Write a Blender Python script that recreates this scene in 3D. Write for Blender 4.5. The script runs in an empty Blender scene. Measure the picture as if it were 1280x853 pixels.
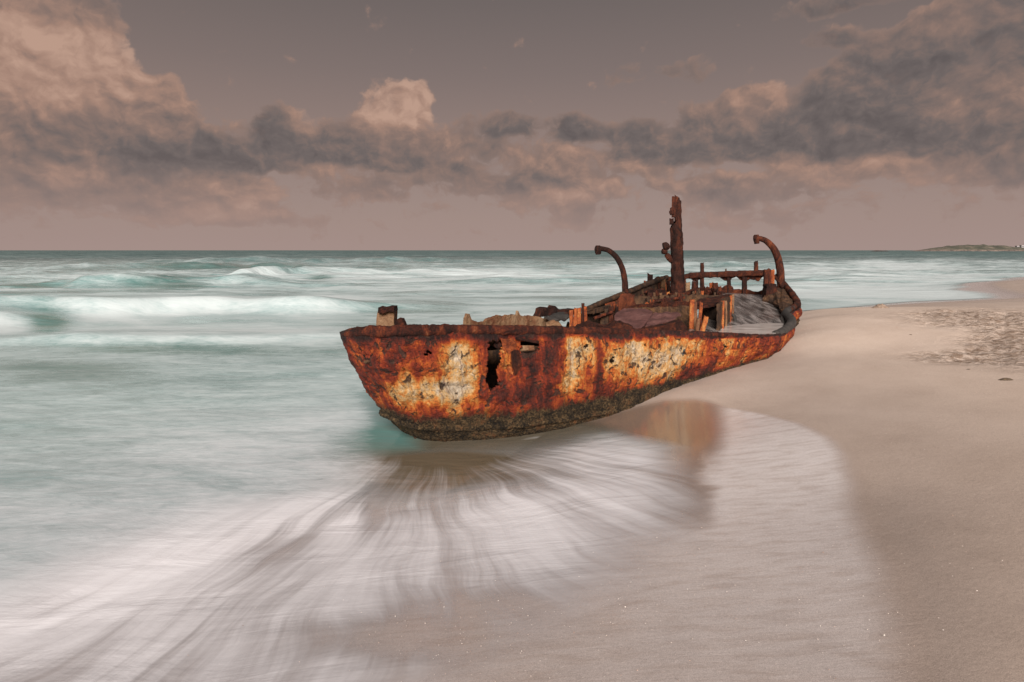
import bpy, bmesh, math, random
import numpy as np
from mathutils import Vector, Matrix

random.seed(7)
RNG = np.random.RandomState(11)
sc = bpy.context.scene
col = sc.collection
rad = math.radians

# ------------------------------------------------------------------ camera
F_PX, CX, CY = 711.0, 640.0, 426.5           # photograph 1280 x 853
CAM_H = 2.25
PITCH = math.atan(113.5 / F_PX)
cam_d = bpy.data.cameras.new('camera')
cam_d.sensor_width = 36.0
cam_d.lens = F_PX / 1280.0 * 36.0
cam_d.clip_start = 0.05
cam_d.clip_end = 30000.0
cam = bpy.data.objects.new('camera', cam_d)
col.objects.link(cam)
cam.location = (0, 0, CAM_H)
cam.rotation_euler = (math.pi / 2 - PITCH, 0, 0)
sc.camera = cam

def ray(px, py):
    a = (px - CX) / F_PX
    b = (py - CY) / F_PX
    c, s = math.cos(PITCH), math.sin(PITCH)
    return (a, c - b * s, -s - b * c)

def P(px, py, Y):
    r = ray(px, py)
    k = Y / r[1]
    return Vector((r[0] * k, Y, CAM_H + r[2] * k))

def PZ(px, py, z):
    r = ray(px, py)
    k = (z - CAM_H) / r[2]
    return Vector((r[0] * k, r[1] * k, z))

def proj(X, Y, Z):
    c, s = math.cos(PITCH), math.sin(PITCH)
    zz = np.asarray(Z) - CAM_H
    f = Y * c - zz * s
    u = Y * s + zz * c
    f = np.where(f < 0.05, 0.05, f)
    return CX + F_PX * X / f, CY - F_PX * u / f

def smooth(a, b, x):
    t = np.clip((np.asarray(x, float) - a) / (b - a), 0, 1)
    return t * t * (3 - 2 * t)

# ------------------------------------------------------------------ node helper
class NT:
    def __init__(s, tree):
        s.t = tree
        s.n = tree.nodes
        s.l = tree.links
    def put(s, sock, v):
        if v is None:
            return
        if isinstance(v, bpy.types.NodeSocket):
            s.l.new(v, sock)
        elif isinstance(v, (tuple, list)) and sock.type == 'RGBA' and len(v) == 3:
            sock.default_value = (*v, 1)
        else:
            sock.default_value = v
    def new(s, typ, ins=None, **kw):
        nd = s.n.new(typ)
        for k, v in kw.items():
            setattr(nd, k, v)
        for k, v in (ins or {}).items():
            s.put(nd.inputs[k], v)
        return nd
    def m(s, op, a, b=None, c=None, clamp=False):
        nd = s.new('ShaderNodeMath', {0: a}, operation=op, use_clamp=clamp)
        if b is not None: s.put(nd.inputs[1], b)
        if c is not None: s.put(nd.inputs[2], c)
        return nd.outputs[0]
    def vm(s, op, a, b=None):
        nd = s.new('ShaderNodeVectorMath', {0: a}, operation=op)
        if b is not None: s.put(nd.inputs[1], b)
        return nd.outputs['Value'] if op in ('LENGTH', 'DISTANCE', 'DOT_PRODUCT') else nd.outputs[0]
    def mix(s, f, a, b, mode='MIX'):
        nd = s.new('ShaderNodeMix', data_type='RGBA', blend_type=mode, clamp_factor=True)
        s.put(nd.inputs[0], f); s.put(nd.inputs[6], a); s.put(nd.inputs[7], b)
        return nd.outputs[2]
    def mr(s, v, a, b, c=0.0, d=1.0, kind='SMOOTHSTEP'):
        nd = s.new('ShaderNodeMapRange', {0: v, 1: a, 2: b, 3: c, 4: d}, interpolation_type=kind)
        return nd.outputs[0]
    def ramp(s, f, stops, mode='LINEAR'):
        nd = s.new('ShaderNodeValToRGB', {0: f})
        r = nd.color_ramp
        r.interpolation = mode
        while len(r.elements) > 1: r.elements.remove(r.elements[-1])
        r.elements[0].position = stops[0][0]; r.elements[0].color = (*stops[0][1], 1)
        for p, cc in stops[1:]:
            e = r.elements.new(p); e.color = (*cc, 1)
        return nd.outputs[0]
    def noise(s, vec, scale=1.0, detail=4.0, rough=0.55, dist=0.0):
        return s.new('ShaderNodeTexNoise', {'Vector': vec, 'Scale': scale, 'Detail': detail, 'Roughness': rough, 'Distortion': dist}).outputs[0]
    def attr(s, name):
        return s.new('ShaderNodeAttribute', attribute_name=name).outputs['Fac']
    def xyz(s, x, y, z=0.0):
        return s.new('ShaderNodeCombineXYZ', {0: x, 1: y, 2: z}).outputs[0]
    def sep(s, v):
        return s.new('ShaderNodeSeparateXYZ', {0: v}).outputs
    def bump(s, h, strength=0.5, dist=0.02, normal=None):
        return s.new('ShaderNodeBump', {'Height': h, 'Strength': strength, 'Distance': dist, 'Normal': normal}).outputs[0]

def material(name):
    mt = bpy.data.materials.new(name)
    mt.use_nodes = True
    t = NT(mt.node_tree)
    b = mt.node_tree.nodes['Principled BSDF']
    return mt, t, b

# ------------------------------------------------------------------ sun, sky, exposure
SUN_EL, SUN_AZ = rad(30), rad(183)           # azimuth clockwise from +Y: behind the camera
sd = bpy.data.lights.new('sun', 'SUN')
sd.energy = 2.9
sd.angle = rad(28)
sd.color = (1.0, 0.94, 0.88)
so = bpy.data.objects.new('sun', sd)
col.objects.link(so)
to_sun = Vector((math.sin(SUN_AZ) * math.cos(SUN_EL), math.cos(SUN_AZ) * math.cos(SUN_EL), math.sin(SUN_EL)))
so.rotation_euler = to_sun.to_track_quat('Z', 'Y').to_euler()
so.location = to_sun * 50

sc.view_settings.view_transform = 'Standard'
sc.view_settings.look = 'None'
sc.view_settings.gamma = 1.0
sc.view_settings.exposure = 0.95
sc.cycles.max_bounces = 5
sc.cycles.diffuse_bounces = 2
sc.cycles.glossy_bounces = 2
sc.cycles.transparent_max_bounces = 8

def azel(px, py):
    r = ray(px, py)
    return math.atan2(r[0], r[1]), math.atan2(r[2], math.hypot(r[0], r[1]))

SKY_K = 0.518                                # sky levels are written as they look; this undoes the exposure
def build_world():
    w = bpy.data.worlds.new('World')
    sc.world = w
    w.use_nodes = True
    t = NT(w.node_tree)
    bg = w.node_tree.nodes['Background']
    d = t.new('ShaderNodeTexCoord').outputs['Generated']
    el = t.m('ARCSINE', t.sep(d)[2])
    sky = t.new('ShaderNodeTexSky', sky_type='NISHITA', sun_disc=False, sun_elevation=SUN_EL, sun_rotation=SUN_AZ,
                altitude=0.0, air_density=1.0, dust_density=3.0, ozone_density=1.0)
    # the air of the evening: grey mauve overhead, pinker near the sea
    tint = t.ramp(t.m('DIVIDE', t.m('ABSOLUTE', el), 1.0, clamp=True), [
        (0.0, (0.39, 0.285, 0.258)), (0.05, (0.36, 0.258, 0.230)), (0.13, (0.305, 0.215, 0.186)), (0.20, (0.275, 0.192, 0.162)),
        (0.28, (0.215, 0.158, 0.137)), (0.40, (0.150, 0.119, 0.105)), (1.0, (0.115, 0.10, 0.095))])
    base = t.mix(1.0, tint, (SKY_K, SKY_K, SKY_K), 'MULTIPLY')
    base = t.mix(0.06, base, t.mix(1.0, sky.outputs[0], (0.05, 0.05, 0.05), 'MULTIPLY'))
    t.put(bg.inputs[0], base)
    bg.inputs[1].default_value = 1.0
build_world()

# ------------------------------------------------------------------ numpy noise
_LAT = np.random.RandomState(3).rand(64, 64, 64)
def vnoise(x, y, z=0.0):
    x, y, z = np.broadcast_arrays(np.asarray(x, float), np.asarray(y, float), np.asarray(z, float))
    xi, yi, zi = np.floor(x).astype(int), np.floor(y).astype(int), np.floor(z).astype(int)
    fx, fy, fz = x - xi, y - yi, z - zi
    fx = fx * fx * (3 - 2 * fx); fy = fy * fy * (3 - 2 * fy); fz = fz * fz * (3 - 2 * fz)
    r = 0
    for a in (0, 1):
        for b in (0, 1):
            for c in (0, 1):
                r = r + _LAT[(xi + a) & 63, (yi + b) & 63, (zi + c) & 63] * (fx if a else 1 - fx) * (fy if b else 1 - fy) * (fz if c else 1 - fz)
    return r
def fbm(x, y, z=0.0, o=4, g=0.5):
    r, a, n = 0, 1.0, 0.0
    for i in range(o):
        r = r + a * vnoise(np.asarray(x) * 2 ** i + 17.3 * i, np.asarray(y) * 2 ** i + 5.1 * i, np.asarray(z) * 2 ** i + 9.7 * i)
        n += a; a *= g
    return r / n - 0.5

# ------------------------------------------------------------------ object helpers
def mesh_obj(name, verts, faces, mat, parent=None, smooth_=True):
    me = bpy.data.meshes.new(name)
    me.from_pydata([tuple(v) for v in verts], [], faces)
    me.update()
    if smooth_:
        me.polygons.foreach_set('use_smooth', [True] * len(me.polygons))
    me.materials.append(mat)
    o = bpy.data.objects.new(name, me)
    col.objects.link(o)
    if parent: o.parent = parent
    return o

def grid_obj(name, V, mat, parent=None, drop=None, wrap=False):
    """V: (n, m, 3) array"""
    n, m_ = V.shape[:2]
    idx = np.arange(n * m_).reshape(n, m_)
    a, b, c, d = idx[:-1, :-1], idx[1:, :-1], idx[1:, 1:], idx[:-1, 1:]
    q = np.stack([a, b, c, d], -1).reshape(-1, 4)
    if wrap:
        q2 = np.stack([idx[:-1, -1], idx[1:, -1], idx[1:, 0], idx[:-1, 0]], -1)
        q = np.concatenate([q, q2])
    if drop is not None:
        q = q[~drop.reshape(-1)]
    me = bpy.data.meshes.new(name)
    v = V.reshape(-1, 3)
    me.vertices.add(len(v)); me.vertices.foreach_set('co', v.astype(np.float32).ravel())
    me.loops.add(q.size); me.loops.foreach_set('vertex_index', q.astype(np.int32).ravel())
    me.polygons.add(len(q))
    me.polygons.foreach_set('loop_start', np.arange(0, q.size, 4, dtype=np.int32))
    me.polygons.foreach_set('use_smooth', np.ones(len(q), bool))
    me.update(calc_edges=True)
    me.validate()
    me.materials.append(mat)
    o = bpy.data.objects.new(name, me)
    col.objects.link(o)
    if parent: o.parent = parent
    return o

def set_attr(o, name, arr):
    a = o.data.attributes.new(name, 'FLOAT', 'POINT')
    a.data.foreach_set('value', np.asarray(arr, np.float32).ravel())

def tag(o, label=None, cat=None, group=None, kind=None):
    if label: o['label'] = label
    if cat: o['category'] = cat
    if group: o['group'] = group
    if kind: o['kind'] = kind
    return o

def catmull(ctrl, n):
    """ctrl (k, d) -> n points, uniform in control parameter"""
    c = np.asarray(ctrl, float)
    k = len(c)
    s = np.linspace(0, k - 1, n)
    i = np.minimum(s.astype(int), k - 2)
    f = (s - i)[:, None]
    p0 = c[np.maximum(i - 1, 0)]; p1 = c[i]; p2 = c[i + 1]; p3 = c[np.minimum(i + 2, k - 1)]
    m1 = (p2 - p0) * 0.5; m2 = (p3 - p1) * 0.5
    return (2 * f**3 - 3 * f**2 + 1) * p1 + (f**3 - 2 * f**2 + f) * m1 + (-2 * f**3 + 3 * f**2) * p2 + (f**3 - f**2) * m2


# ------------------------------------------------------------------ clouds: a shell of cumulus far out over the sea
def build_clouds():
    blobs = [  # px, py, rx, ry, weight, how sunlit
        (40, 75, 85, 62, 1.2, 1.0), (-60, 110, 140, 95, 1.0, .8), (120, 140, 90, 50, .95, .62), (180, 125, 50, 40, .7, .5), (60, 178, 180, 30, 1.6, .02), (170, 165, 60, 26, .9, .15), (-160, 120, 170, 120, 1.0, .6),
        (5, -8, 110, 24, .8, .05), (110, 222, 120, 20, .6, .3), (115, 200, 24, 14, .5, .95),
        (300, 197, 62, 18, .9, .08), (345, 168, 30, 36, .85, .05), (392, 186, 42, 22, .75, .12), (375, 160, 24, 30, .4, .8),
        (492, 140, 48, 36, 1.0, .98), (522, 128, 24, 26, .7, .98), (485, 180, 72, 20, .95, .38), (480, 204, 76, 12, .9, .08), (432, 175, 28, 30, .6, .25), (300, 238, 60, 16, .5, .8), (265, 270, 60, 12, .4, .9),
        (725, 158, 40, 22, .9, .06), (645, 158, 36, 20, .75, .10), (605, 170, 45, 34, .6, .3), (700, 205, 70, 26, .85, .55), (690, 225, 80, 14, .6, .2), (575, 225, 60, 26, .5, .35), (560, 175, 35, 25, .4, .6),
        (790, 92, 42, 16, .50, .15), (865, 90, 46, 18, .62, .22), (1030, 50, 44, 16, .72, .12), (1050, 4, 80, 13, .72, .1), (800, 165, 38, 18, .85, .10),
        (900, 160, 60, 34, 1.0, .3), (948, 124, 34, 18, .9, .78), (925, 140, 40, 24, .7, .45), (860, 190, 80, 20, .8, .22), (985, 178, 60, 26, .95, .08), (1045, 130, 55, 38, .9, .22),
        (1110, 110, 70, 46, 1.0, .18), (1165, 82, 80, 50, 1.05, .28), (1235, 70, 90, 46, 1.05, .10), (1225, 120, 60, 34, .9, .85), (1110, 165, 120, 34, 1.05, .05), (1190, 30, 60, 20, .6, .8), (1250, 25, 80, 26, .9, .1), (1260, 170, 90, 30, .9, .35), (1350, 110, 130, 100, 1.0, .3),
        (1055, 215, 60, 18, .6, .85), (1190, 215, 110, 18, .55, .65), (880, 228, 70, 16, .5, .55), (960, 240, 90, 16, .45, .2), (810, 208, 30, 16, .45, .8), (1275, 205, 22, 28, .6, .1), (60, 250, 160, 14, .35, .3), (760, 240, 90, 14, .4, .6), (430, 240, 60, 16, .35, .3)]
    naz, nel = 760, 190
    A, E = np.meshgrid(np.radians(np.linspace(-108, 108, naz)), np.radians(np.linspace(-.4, 46, nel)), indexing='ij')
    wx = fbm(A * 16, E * 16, 1.5, 4, .6) * .05
    wy = fbm(A * 16, E * 16, 8.5, 4, .6) * .035
    PA, PE = A + wx, E + wy
    dens = np.zeros_like(A); lits = np.zeros_like(A)
    for (bx, by, rx, ry, wgt, li) in blobs:
        a0, e0 = azel(bx, by)
        qx, qy = (PA - a0) * F_PX / rx * .93, (PE - e0) * F_PX / ry * .93
        qy = np.where(qy < 0, qy * 1.35, qy)                     # flatter bases
        f = wgt * smooth(1.22, .32, np.hypot(qx, qy))
        dens += f; lits += f * np.clip(li + .16 * qy + .10 * qx, 0, 1.1)
    # more of the same beyond the picture's sides
    side = smooth(.80, 1.0, np.abs(A)) * smooth(.05, .16, E) * smooth(.75, .4, E)
    big = fbm(A * 3.2, E * 5.0, 4.0, 3)
    extra = side * np.clip(big * 4 + .35, 0, 1)
    dens += extra; lits += extra * (.35 + .8 * big)
    lits = (lits + .12) / (dens + .25)
    band = smooth(.0, .06, E) * smooth(.25, .16, E)
    low = smooth(.015, .05, E) * smooth(.20, .12, E)
    pf = np.clip(fbm(A * 9, E * 22, 12.0, 4, .55) * 3.2 + .15, 0, 1) * low
    lits = lits * (1 - .5 * pf) + .5 * pf * np.clip(.55 + fbm(A * 14, E * 30, 20.0, 3) * 2.2, 0, 1)
    dens = np.minimum(dens, 1.12) - .14 + .22 * band + .72 * pf
    rim_ = smooth(0, .2, np.radians(108) - np.abs(A)) * smooth(np.radians(46), np.radians(38), E)
    dens = dens * rim_ - .6 * (1 - rim_)
    R = 14000.0
    V = np.stack([R * np.cos(E) * np.sin(A), R * np.cos(E) * np.cos(A), R * np.sin(E)], -1)
    mt = bpy.data.materials.new('cloud'); mt.use_nodes = True
    t = NT(mt.node_tree); t.n.clear()
    at = {n: t.attr(n) for n in ('cloud_density', 'cloud_light', 'cloud_x', 'cloud_y')}
    el = t.attr('cloud_height')
    st = t.xyz(at['cloud_x'], t.m('MULTIPLY', at['cloud_y'], 1.25), 0.0)
    def puff(off):                                   # cauliflower heaps: rounded cells broken by finer noise
        p_ = t.vm('ADD', st, off)
        vo = t.new('ShaderNodeTexVoronoi', {'Vector': p_, 'Scale': 24.0, 'Detail': 3.0, 'Roughness': 0.55, 'Lacunarity': 2.1}, feature='F1', normalize=True)
        return t.m('SUBTRACT', t.m('MULTIPLY', t.noise(p_, 19.0, 5.0, 0.6), 1.25), t.m('MULTIPLY', vo.outputs[0], 0.85))
    n1 = puff((0.0, 0.0, 0.0))
    n2 = puff((0.007, 0.013, 0.0))
    d_ = t.m('SUBTRACT', n1, 0.30)
    field = t.m('MULTIPLY_ADD', d_, 0.95, t.m('MULTIPLY', at['cloud_density'], 0.62))
    cov = t.mr(field, 0.15, 0.38)
    thick = t.mr(field, 0.18, 0.60)
    lit = t.m('MULTIPLY_ADD', t.m('SUBTRACT', n1, n2), 0.8, at['cloud_light'])
    c = t.ramp(lit, [(0.0, (0.098, 0.088, 0.090)), (0.22, (0.142, 0.122, 0.119)), (0.5, (0.25, 0.172, 0.145)), (0.74, (0.39, 0.240, 0.182)), (1.0, (0.54, 0.345, 0.26))])
    c = t.mix(thick, t.mix(0.45, (0.32, 0.215, 0.178), c), c)
    c = t.mix(t.mr(el, 0.0, 0.15, 0.9, 0.05), c, (0.35, 0.248, 0.220))
    em = t.new('ShaderNodeEmission', {0: c, 1: SKY_K})
    tr = t.new('ShaderNodeBsdfTransparent')
    mx = t.new('ShaderNodeMixShader', {0: t.m('MULTIPLY', cov, 0.90), 1: tr.outputs[0], 2: em.outputs[0]})
    out = t.new('ShaderNodeOutputMaterial', {0: mx.outputs[0]})
    mt.cycles.emission_sampling = 'NONE'
    o = grid_obj('sky', V, mt)
    for n, a in (('cloud_density', dens), ('cloud_light', lits), ('cloud_x', PA), ('cloud_y', PE), ('cloud_height', E)):
        set_attr(o, n, a)
    tag(o, 'salmon and grey evening cumulus clouds over the horizon', kind='structure')
build_clouds()

# ------------------------------------------------------------------ terrain height
_ctrl = []
for px, py, z in [(0, 853, .05), (200, 853, .2), (430, 853, .32), (640, 853, .42), (900, 853, .5), (1130, 853, .56), (1280, 853, .62),
                  (1075, 620, .42), (1280, 620, .64), (905, 510, .30), (1000, 530, .4), (1180, 500, .62),
                  (830, 490, .26), (880, 470, .34), (930, 455, .42), (960, 448, .47), (985, 425, .65), (1005, 400, .75), (1015, 389, .68), (1060, 386, .62), (1120, 384, .6), (1200, 380, .5),
                  (1280, 420, .82), (1280, 385, .66), (1100, 430, .72), (780, 516, .13), (720, 531, .03), (660, 544, -.05), (545, 558, -.16),
                  (640, 700, .22), (850, 600, .27), (430, 700, .08), (560, 650, .05), (700, 600, .12), (850, 700, .36),
                  (480, 600, -.1), (300, 600, -.2), (0, 700, -.12), (300, 700, 0.0), (150, 800, .07), (0, 600, -.35), (450, 540, -.25), (0, 500, -.7), (300, 470, -.7)]:
    v = PZ(px, py, z); _ctrl.append((v.x, v.y, z))
_ctrl += [(0, 0, .65), (-5, 0, .15), (-10, 0, -.5), (0, -8, 1.2), (8, 0, 1.2), (10, -10, 2.0), (-10, -10, .6), (14, 8, 1.2), (20, 4, 1.6),
          (5.0, 12.6, .30), (4.0, 14.8, -.15), (2.5, 12, -.35), (0.5, 10, -.45), (0, 14, -.8), (3.2, 10.2, .05), (1.8, 8.8, -.1), (4.6, 10.6, .4), (6.4, 13.2, .55), (6.9, 15, .42), (5.5, 17, -.05),
          (7.5, 20, -.12), (12, 22.5, -.06), (18, 25.5, .0), (22, 26, .08), (27, 35, .03), (36, 43, .03), (47, 52, .03), (26, 24, .5), (36, 33, .75), (45, 44, .6), (58, 52, .7), (20, 16, .9), (30, 20, 1.2),
          (10, 30, -.5), (0, 25, -1.2), (-15, 15, -1.2), (-25, 30, -1.6), (-10, 40, -1.7), (20, 45, -.5), (30, 60, -.9), (60, 30, 1.8), (40, 0, 2.2), (-40, 0, -1.8), (-30, -30, .3), (20, -40, 3), (0, 80, -2), (-60, 60, -2.2)]
_ctrl = np.array(_ctrl)
_c2 = 0.9 ** 2
_D = np.sqrt(((_ctrl[:, None, :2] - _ctrl[None, :, :2]) ** 2).sum(-1) + _c2)
_A = np.block([[_D + 0.0 * np.eye(len(_ctrl)), np.ones((len(_ctrl), 1))], [np.ones((1, len(_ctrl))), np.zeros((1, 1))]])
_W = np.linalg.solve(_A + 1e-9 * np.eye(len(_A)), np.append(_ctrl[:, 2], 0))
def ground_z(X, Y):
    X = np.asarray(X, float); Y = np.asarray(Y, float)
    sh = X.shape
    X = X.ravel(); Y = Y.ravel()
    z = np.full(X.shape, _W[-1])
    for (cx, cy, _), w in zip(_ctrl, _W[:-1]):
        z += w * np.sqrt((X - cx) ** 2 + (Y - cy) ** 2 + _c2)
    far = np.clip(0.05 * (X - 0.97 * Y), -2.5, 2.5)
    k = smooth(45, 90, np.hypot(X, Y))
    z = z * (1 - k) + far * k
    return z.reshape(sh)

def polar(rs, angs):
    R, T = np.meshgrid(rs, angs, indexing='ij')
    return R * np.sin(T), R * np.cos(T)

# ------------------------------------------------------------------ sand
WET_EDGE = np.array([(480, 868), (500, 893), (509, 908), (518, 955), (530, 1000), (548, 1038), (570, 1060), (600, 1073), (640, 1074), (700, 1100), (780, 1119), (853, 1128), (950, 1132)], float)
def ground_masks(X, Y, Z):
    px, py = proj(X, Y, Z)
    edge = np.interp(py, WET_EDGE[:, 0], WET_EDGE[:, 1])
    wob = fbm(X * 1.1, Y * 1.1) * 34
    soft = np.interp(py, [500, 560, 640, 800], [9, 20, 34, 60])
    front = (Y > 0.2) & (Y < 9.0)
    wet = np.where(front & (py > 495), smooth(soft, -soft, px - edge + wob * np.interp(py, [510, 650], [.35, 1])), 0)
    top = np.interp(px, [600, 700, 780, 830, 870, 905, 955, 1000], [557, 532, 511, 500, 499, 505, 514, 519])
    wet = wet * smooth(-5, 7, py - top)
    # far swash bay
    d_bay = np.where((Y > 14) & (X > 0), smooth(0.17, 0.03, Z), 0)
    low = smooth(0.25, 0.12, Z)
    wet = np.maximum(wet, np.maximum(d_bay, np.where((Y > 0.2) & (py > 495), 0, low)))
    damp = .75 * np.clip(smooth(.9, .35, Z + fbm(X * .5, Y * .5) * .35), 0, 1)
    # wind- and foot-churned sand up the beach
    def bl(cx, cy, rx, ry):
        return np.exp(-(((px - cx) / rx) ** 2 + ((py - cy) / ry) ** 2) ** 1.6)
    ch = bl(1215, 398, 85, 12) + bl(1260, 430, 60, 22) + bl(1200, 446, 75, 9) + bl(1330, 430, 90, 36) + .55 * bl(1170, 392, 40, 4)
    ch = ch * (Y > 5) * (Y < 30) + smooth(0.95, 1.25, Z) * (Y > -50)
    ch = np.clip(ch + fbm(X * 1.7, Y * 1.7) * .7 * (ch > .03), 0, 1)
    # patch of wet sand painted brown for the hull's reflection
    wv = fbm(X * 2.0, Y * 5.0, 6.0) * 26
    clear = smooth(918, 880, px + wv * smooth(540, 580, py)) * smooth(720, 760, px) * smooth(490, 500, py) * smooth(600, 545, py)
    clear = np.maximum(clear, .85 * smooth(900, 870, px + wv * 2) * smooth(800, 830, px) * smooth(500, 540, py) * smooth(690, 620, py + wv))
    # darker, drained sand just above the wash
    damp = np.maximum(damp, np.where(front & (py > 480), np.clip(1.25 * np.exp(-np.maximum(px - edge, 0) / 230), 0, 1) * smooth(520, 640, py), 0))
    sky_sheen = np.interp(py, [500, 560, 640, 740, 853], [.85, 1.0, .92, .72, .58]) * np.interp(px, [300, 600, 900], [.75, .85, 1.0])  # strength of the painted sky reflection, fading towards the camera
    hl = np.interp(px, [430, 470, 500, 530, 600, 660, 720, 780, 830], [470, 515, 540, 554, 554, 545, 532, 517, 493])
    sky_sheen = sky_sheen * (1 - .95 * np.exp(-(np.maximum(py - hl, 0) / 45) ** 2) * smooth(440, 480, px) * smooth(860, 800, px))
    return wet, damp, ch, np.clip(clear, 0, 1), sky_sheen

def build_beach():
    mt, t, b = material('sand')
    pos = t.new('ShaderNodeNewGeometry').outputs['Position']
    wet, damp, ch, clear = (t.attr(a) for a in ('wet', 'damp', 'churn', 'clear'))
    grain = t.noise(pos, 260.0, 2.0, 0.7)
    patch = t.noise(pos, 1.3, 5.0, 0.6)
    mid = t.noise(pos, 22.0, 4.0, 0.6)
    dry = t.ramp(patch, [(0.3, (0.54, 0.42, 0.345)), (0.7, (0.61, 0.485, 0.405))])
    dmp = t.ramp(patch, [(0.3, (0.35, 0.275, 0.235)), (0.7, (0.42, 0.335, 0.29))])
    c = t.mix(damp, dry, dmp)
    wcol = t.ramp(t.noise(pos, 3.0, 4.0, .6), [(0.3, (0.30, 0.215, 0.17)), (0.7, (0.38, 0.28, 0.225))])
    # sky's reflection on the wet sand, painted in as a pale milky tone
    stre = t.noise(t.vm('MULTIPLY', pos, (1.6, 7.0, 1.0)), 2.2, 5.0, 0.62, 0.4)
    sky_sheen = t.m('MULTIPLY', t.m('MULTIPLY', wet, t.attr('sky_sheen')), t.mr(stre, 0.25, 0.62, 0.6, 1.0))
    sky_sheen = t.m('MULTIPLY', sky_sheen, t.m('SUBTRACT', 1.0, t.m('MULTIPLY', clear, 0.92)))
    wcol = t.mix(t.m('MULTIPLY', sky_sheen, 0.88), wcol, (0.76, 0.70, 0.69))
    wcol = t.mix(clear, wcol, (0.25, 0.175, 0.135))  # mirrored hull brown, put into the sand colour
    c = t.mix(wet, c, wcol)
    chn = t.noise(t.vm('MULTIPLY', pos, (1.0, 1.0, 1.0)), 9.0, 6.0, 0.65, 0.5)
    c = t.mix(t.m('MULTIPLY', ch, t.mr(chn, 0.40, 0.62)), c, (0.27, 0.185, 0.135))
    gr = t.m('MULTIPLY', t.mr(grain, 0.25, 0.75, 0.68, 1.28, 'LINEAR'), t.mr(t.noise(pos, 75.0, 3.0, 0.7), 0.3, 0.7, 0.90, 1.10, 'LINEAR'))
    c = t.mix(1.0, c, t.new('ShaderNodeCombineColor', {0: gr, 1: gr, 2: gr}).outputs[0], 'MULTIPLY')
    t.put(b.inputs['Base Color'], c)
    rr = t.mr(wet, 0.0, 0.85, 0.85, 0.13)
    rr = t.m('ADD', rr, t.m('MULTIPLY', t.m('SUBTRACT', mid, 0.5), 0.10))
    rr = t.m('SUBTRACT', rr, t.m('MULTIPLY', t.m('MULTIPLY', clear, wet), 0.05), clamp=True)
    t.put(b.inputs['Roughness'], rr)
    t.put(b.inputs['IOR'], t.mr(wet, 0.2, 0.9, 1.35, 1.75))
    rip = t.noise(t.vm('MULTIPLY', pos, (2.2, 16.0, 1.0)), 4.0, 4.0, 0.6, 0.6)
    hgt = t.m('ADD', t.m('MULTIPLY', grain, 0.25), t.m('ADD', t.m('MULTIPLY', mid, 0.35), t.m('MULTIPLY', chn, t.m('MULTIPLY', ch, 9.0))))
    hgt = t.m('ADD', hgt, t.m('MULTIPLY', rip, t.m('MULTIPLY', wet, 0.5)))
    st = t.m('MULTIPLY', t.mr(wet, 0.1, 0.9, 0.75, 0.20), t.m('SUBTRACT', 1.0, t.m('MULTIPLY', clear, 0.75)))
    t.put(b.inputs['Normal'], t.bump(hgt, st, 0.012))

    rs = np.concatenate([np.geomspace(0.25, 1.3, 12, endpoint=False), np.geomspace(1.3, 32, 560, endpoint=False), np.geomspace(32, 9000, 110)])
    dense = np.radians(np.linspace(-48, 48, 600))
    angs = np.concatenate([np.radians(np.linspace(-180, -48, 70, endpoint=False)), dense[:-1], np.radians(np.linspace(48, 180, 71))])
    X, Y = polar(rs, angs)
    Z = ground_z(X, Y)
    wet, damp, ch, clear, sky_sheen = ground_masks(X, Y, Z)
    near = smooth(60, 30, np.hypot(X, Y))
    Z = Z + fbm(X * .9, Y * .9) * .025 * near * (1 - .8 * wet) + ch * near * (fbm(X * 3.3, Y * 3.3, 3.0, 4, .6) * .15)
    o = grid_obj('beach', np.stack([X, Y, Z], -1), mt)
    for n, a in (('wet', wet), ('damp', damp), ('churn', ch), ('clear', clear), ('sky_sheen', sky_sheen)):
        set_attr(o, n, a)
    tag(o, 'pale sandy beach, wet and glossy along the wash', kind='structure')
build_beach()

# ------------------------------------------------------------------ sea
FAN = (-1.05, 7.5)          # where the backwash fans out, at the foot of the bow
def px_blob(px, py, cx, cy, rx, ry, k=1.0):
    return np.exp(-((((px - cx) / rx) ** 2 + ((py - cy) / ry) ** 2) ** k))
def px_line(px, py, pts, w):
    pts = np.array(pts, float)
    yy = np.interp(px, pts[:, 0], pts[:, 1]) + fbm(px * .012, py * 0, 2.0, 4) * 14
    ins = smooth(pts[0, 0] - 30, pts[0, 0] + 30, px) * smooth(pts[-1, 0] + 40, pts[-1, 0] - 40, px)
    return np.exp(-((py - yy) / (w * (1 + 1.4 * fbm(px * .02, py * 0, 5.0, 3)))) ** 2) * ins * np.clip(.75 + 2.0 * fbm(px * .014, py * .05, 14.0, 4, .6), .15, 1.1)

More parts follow.
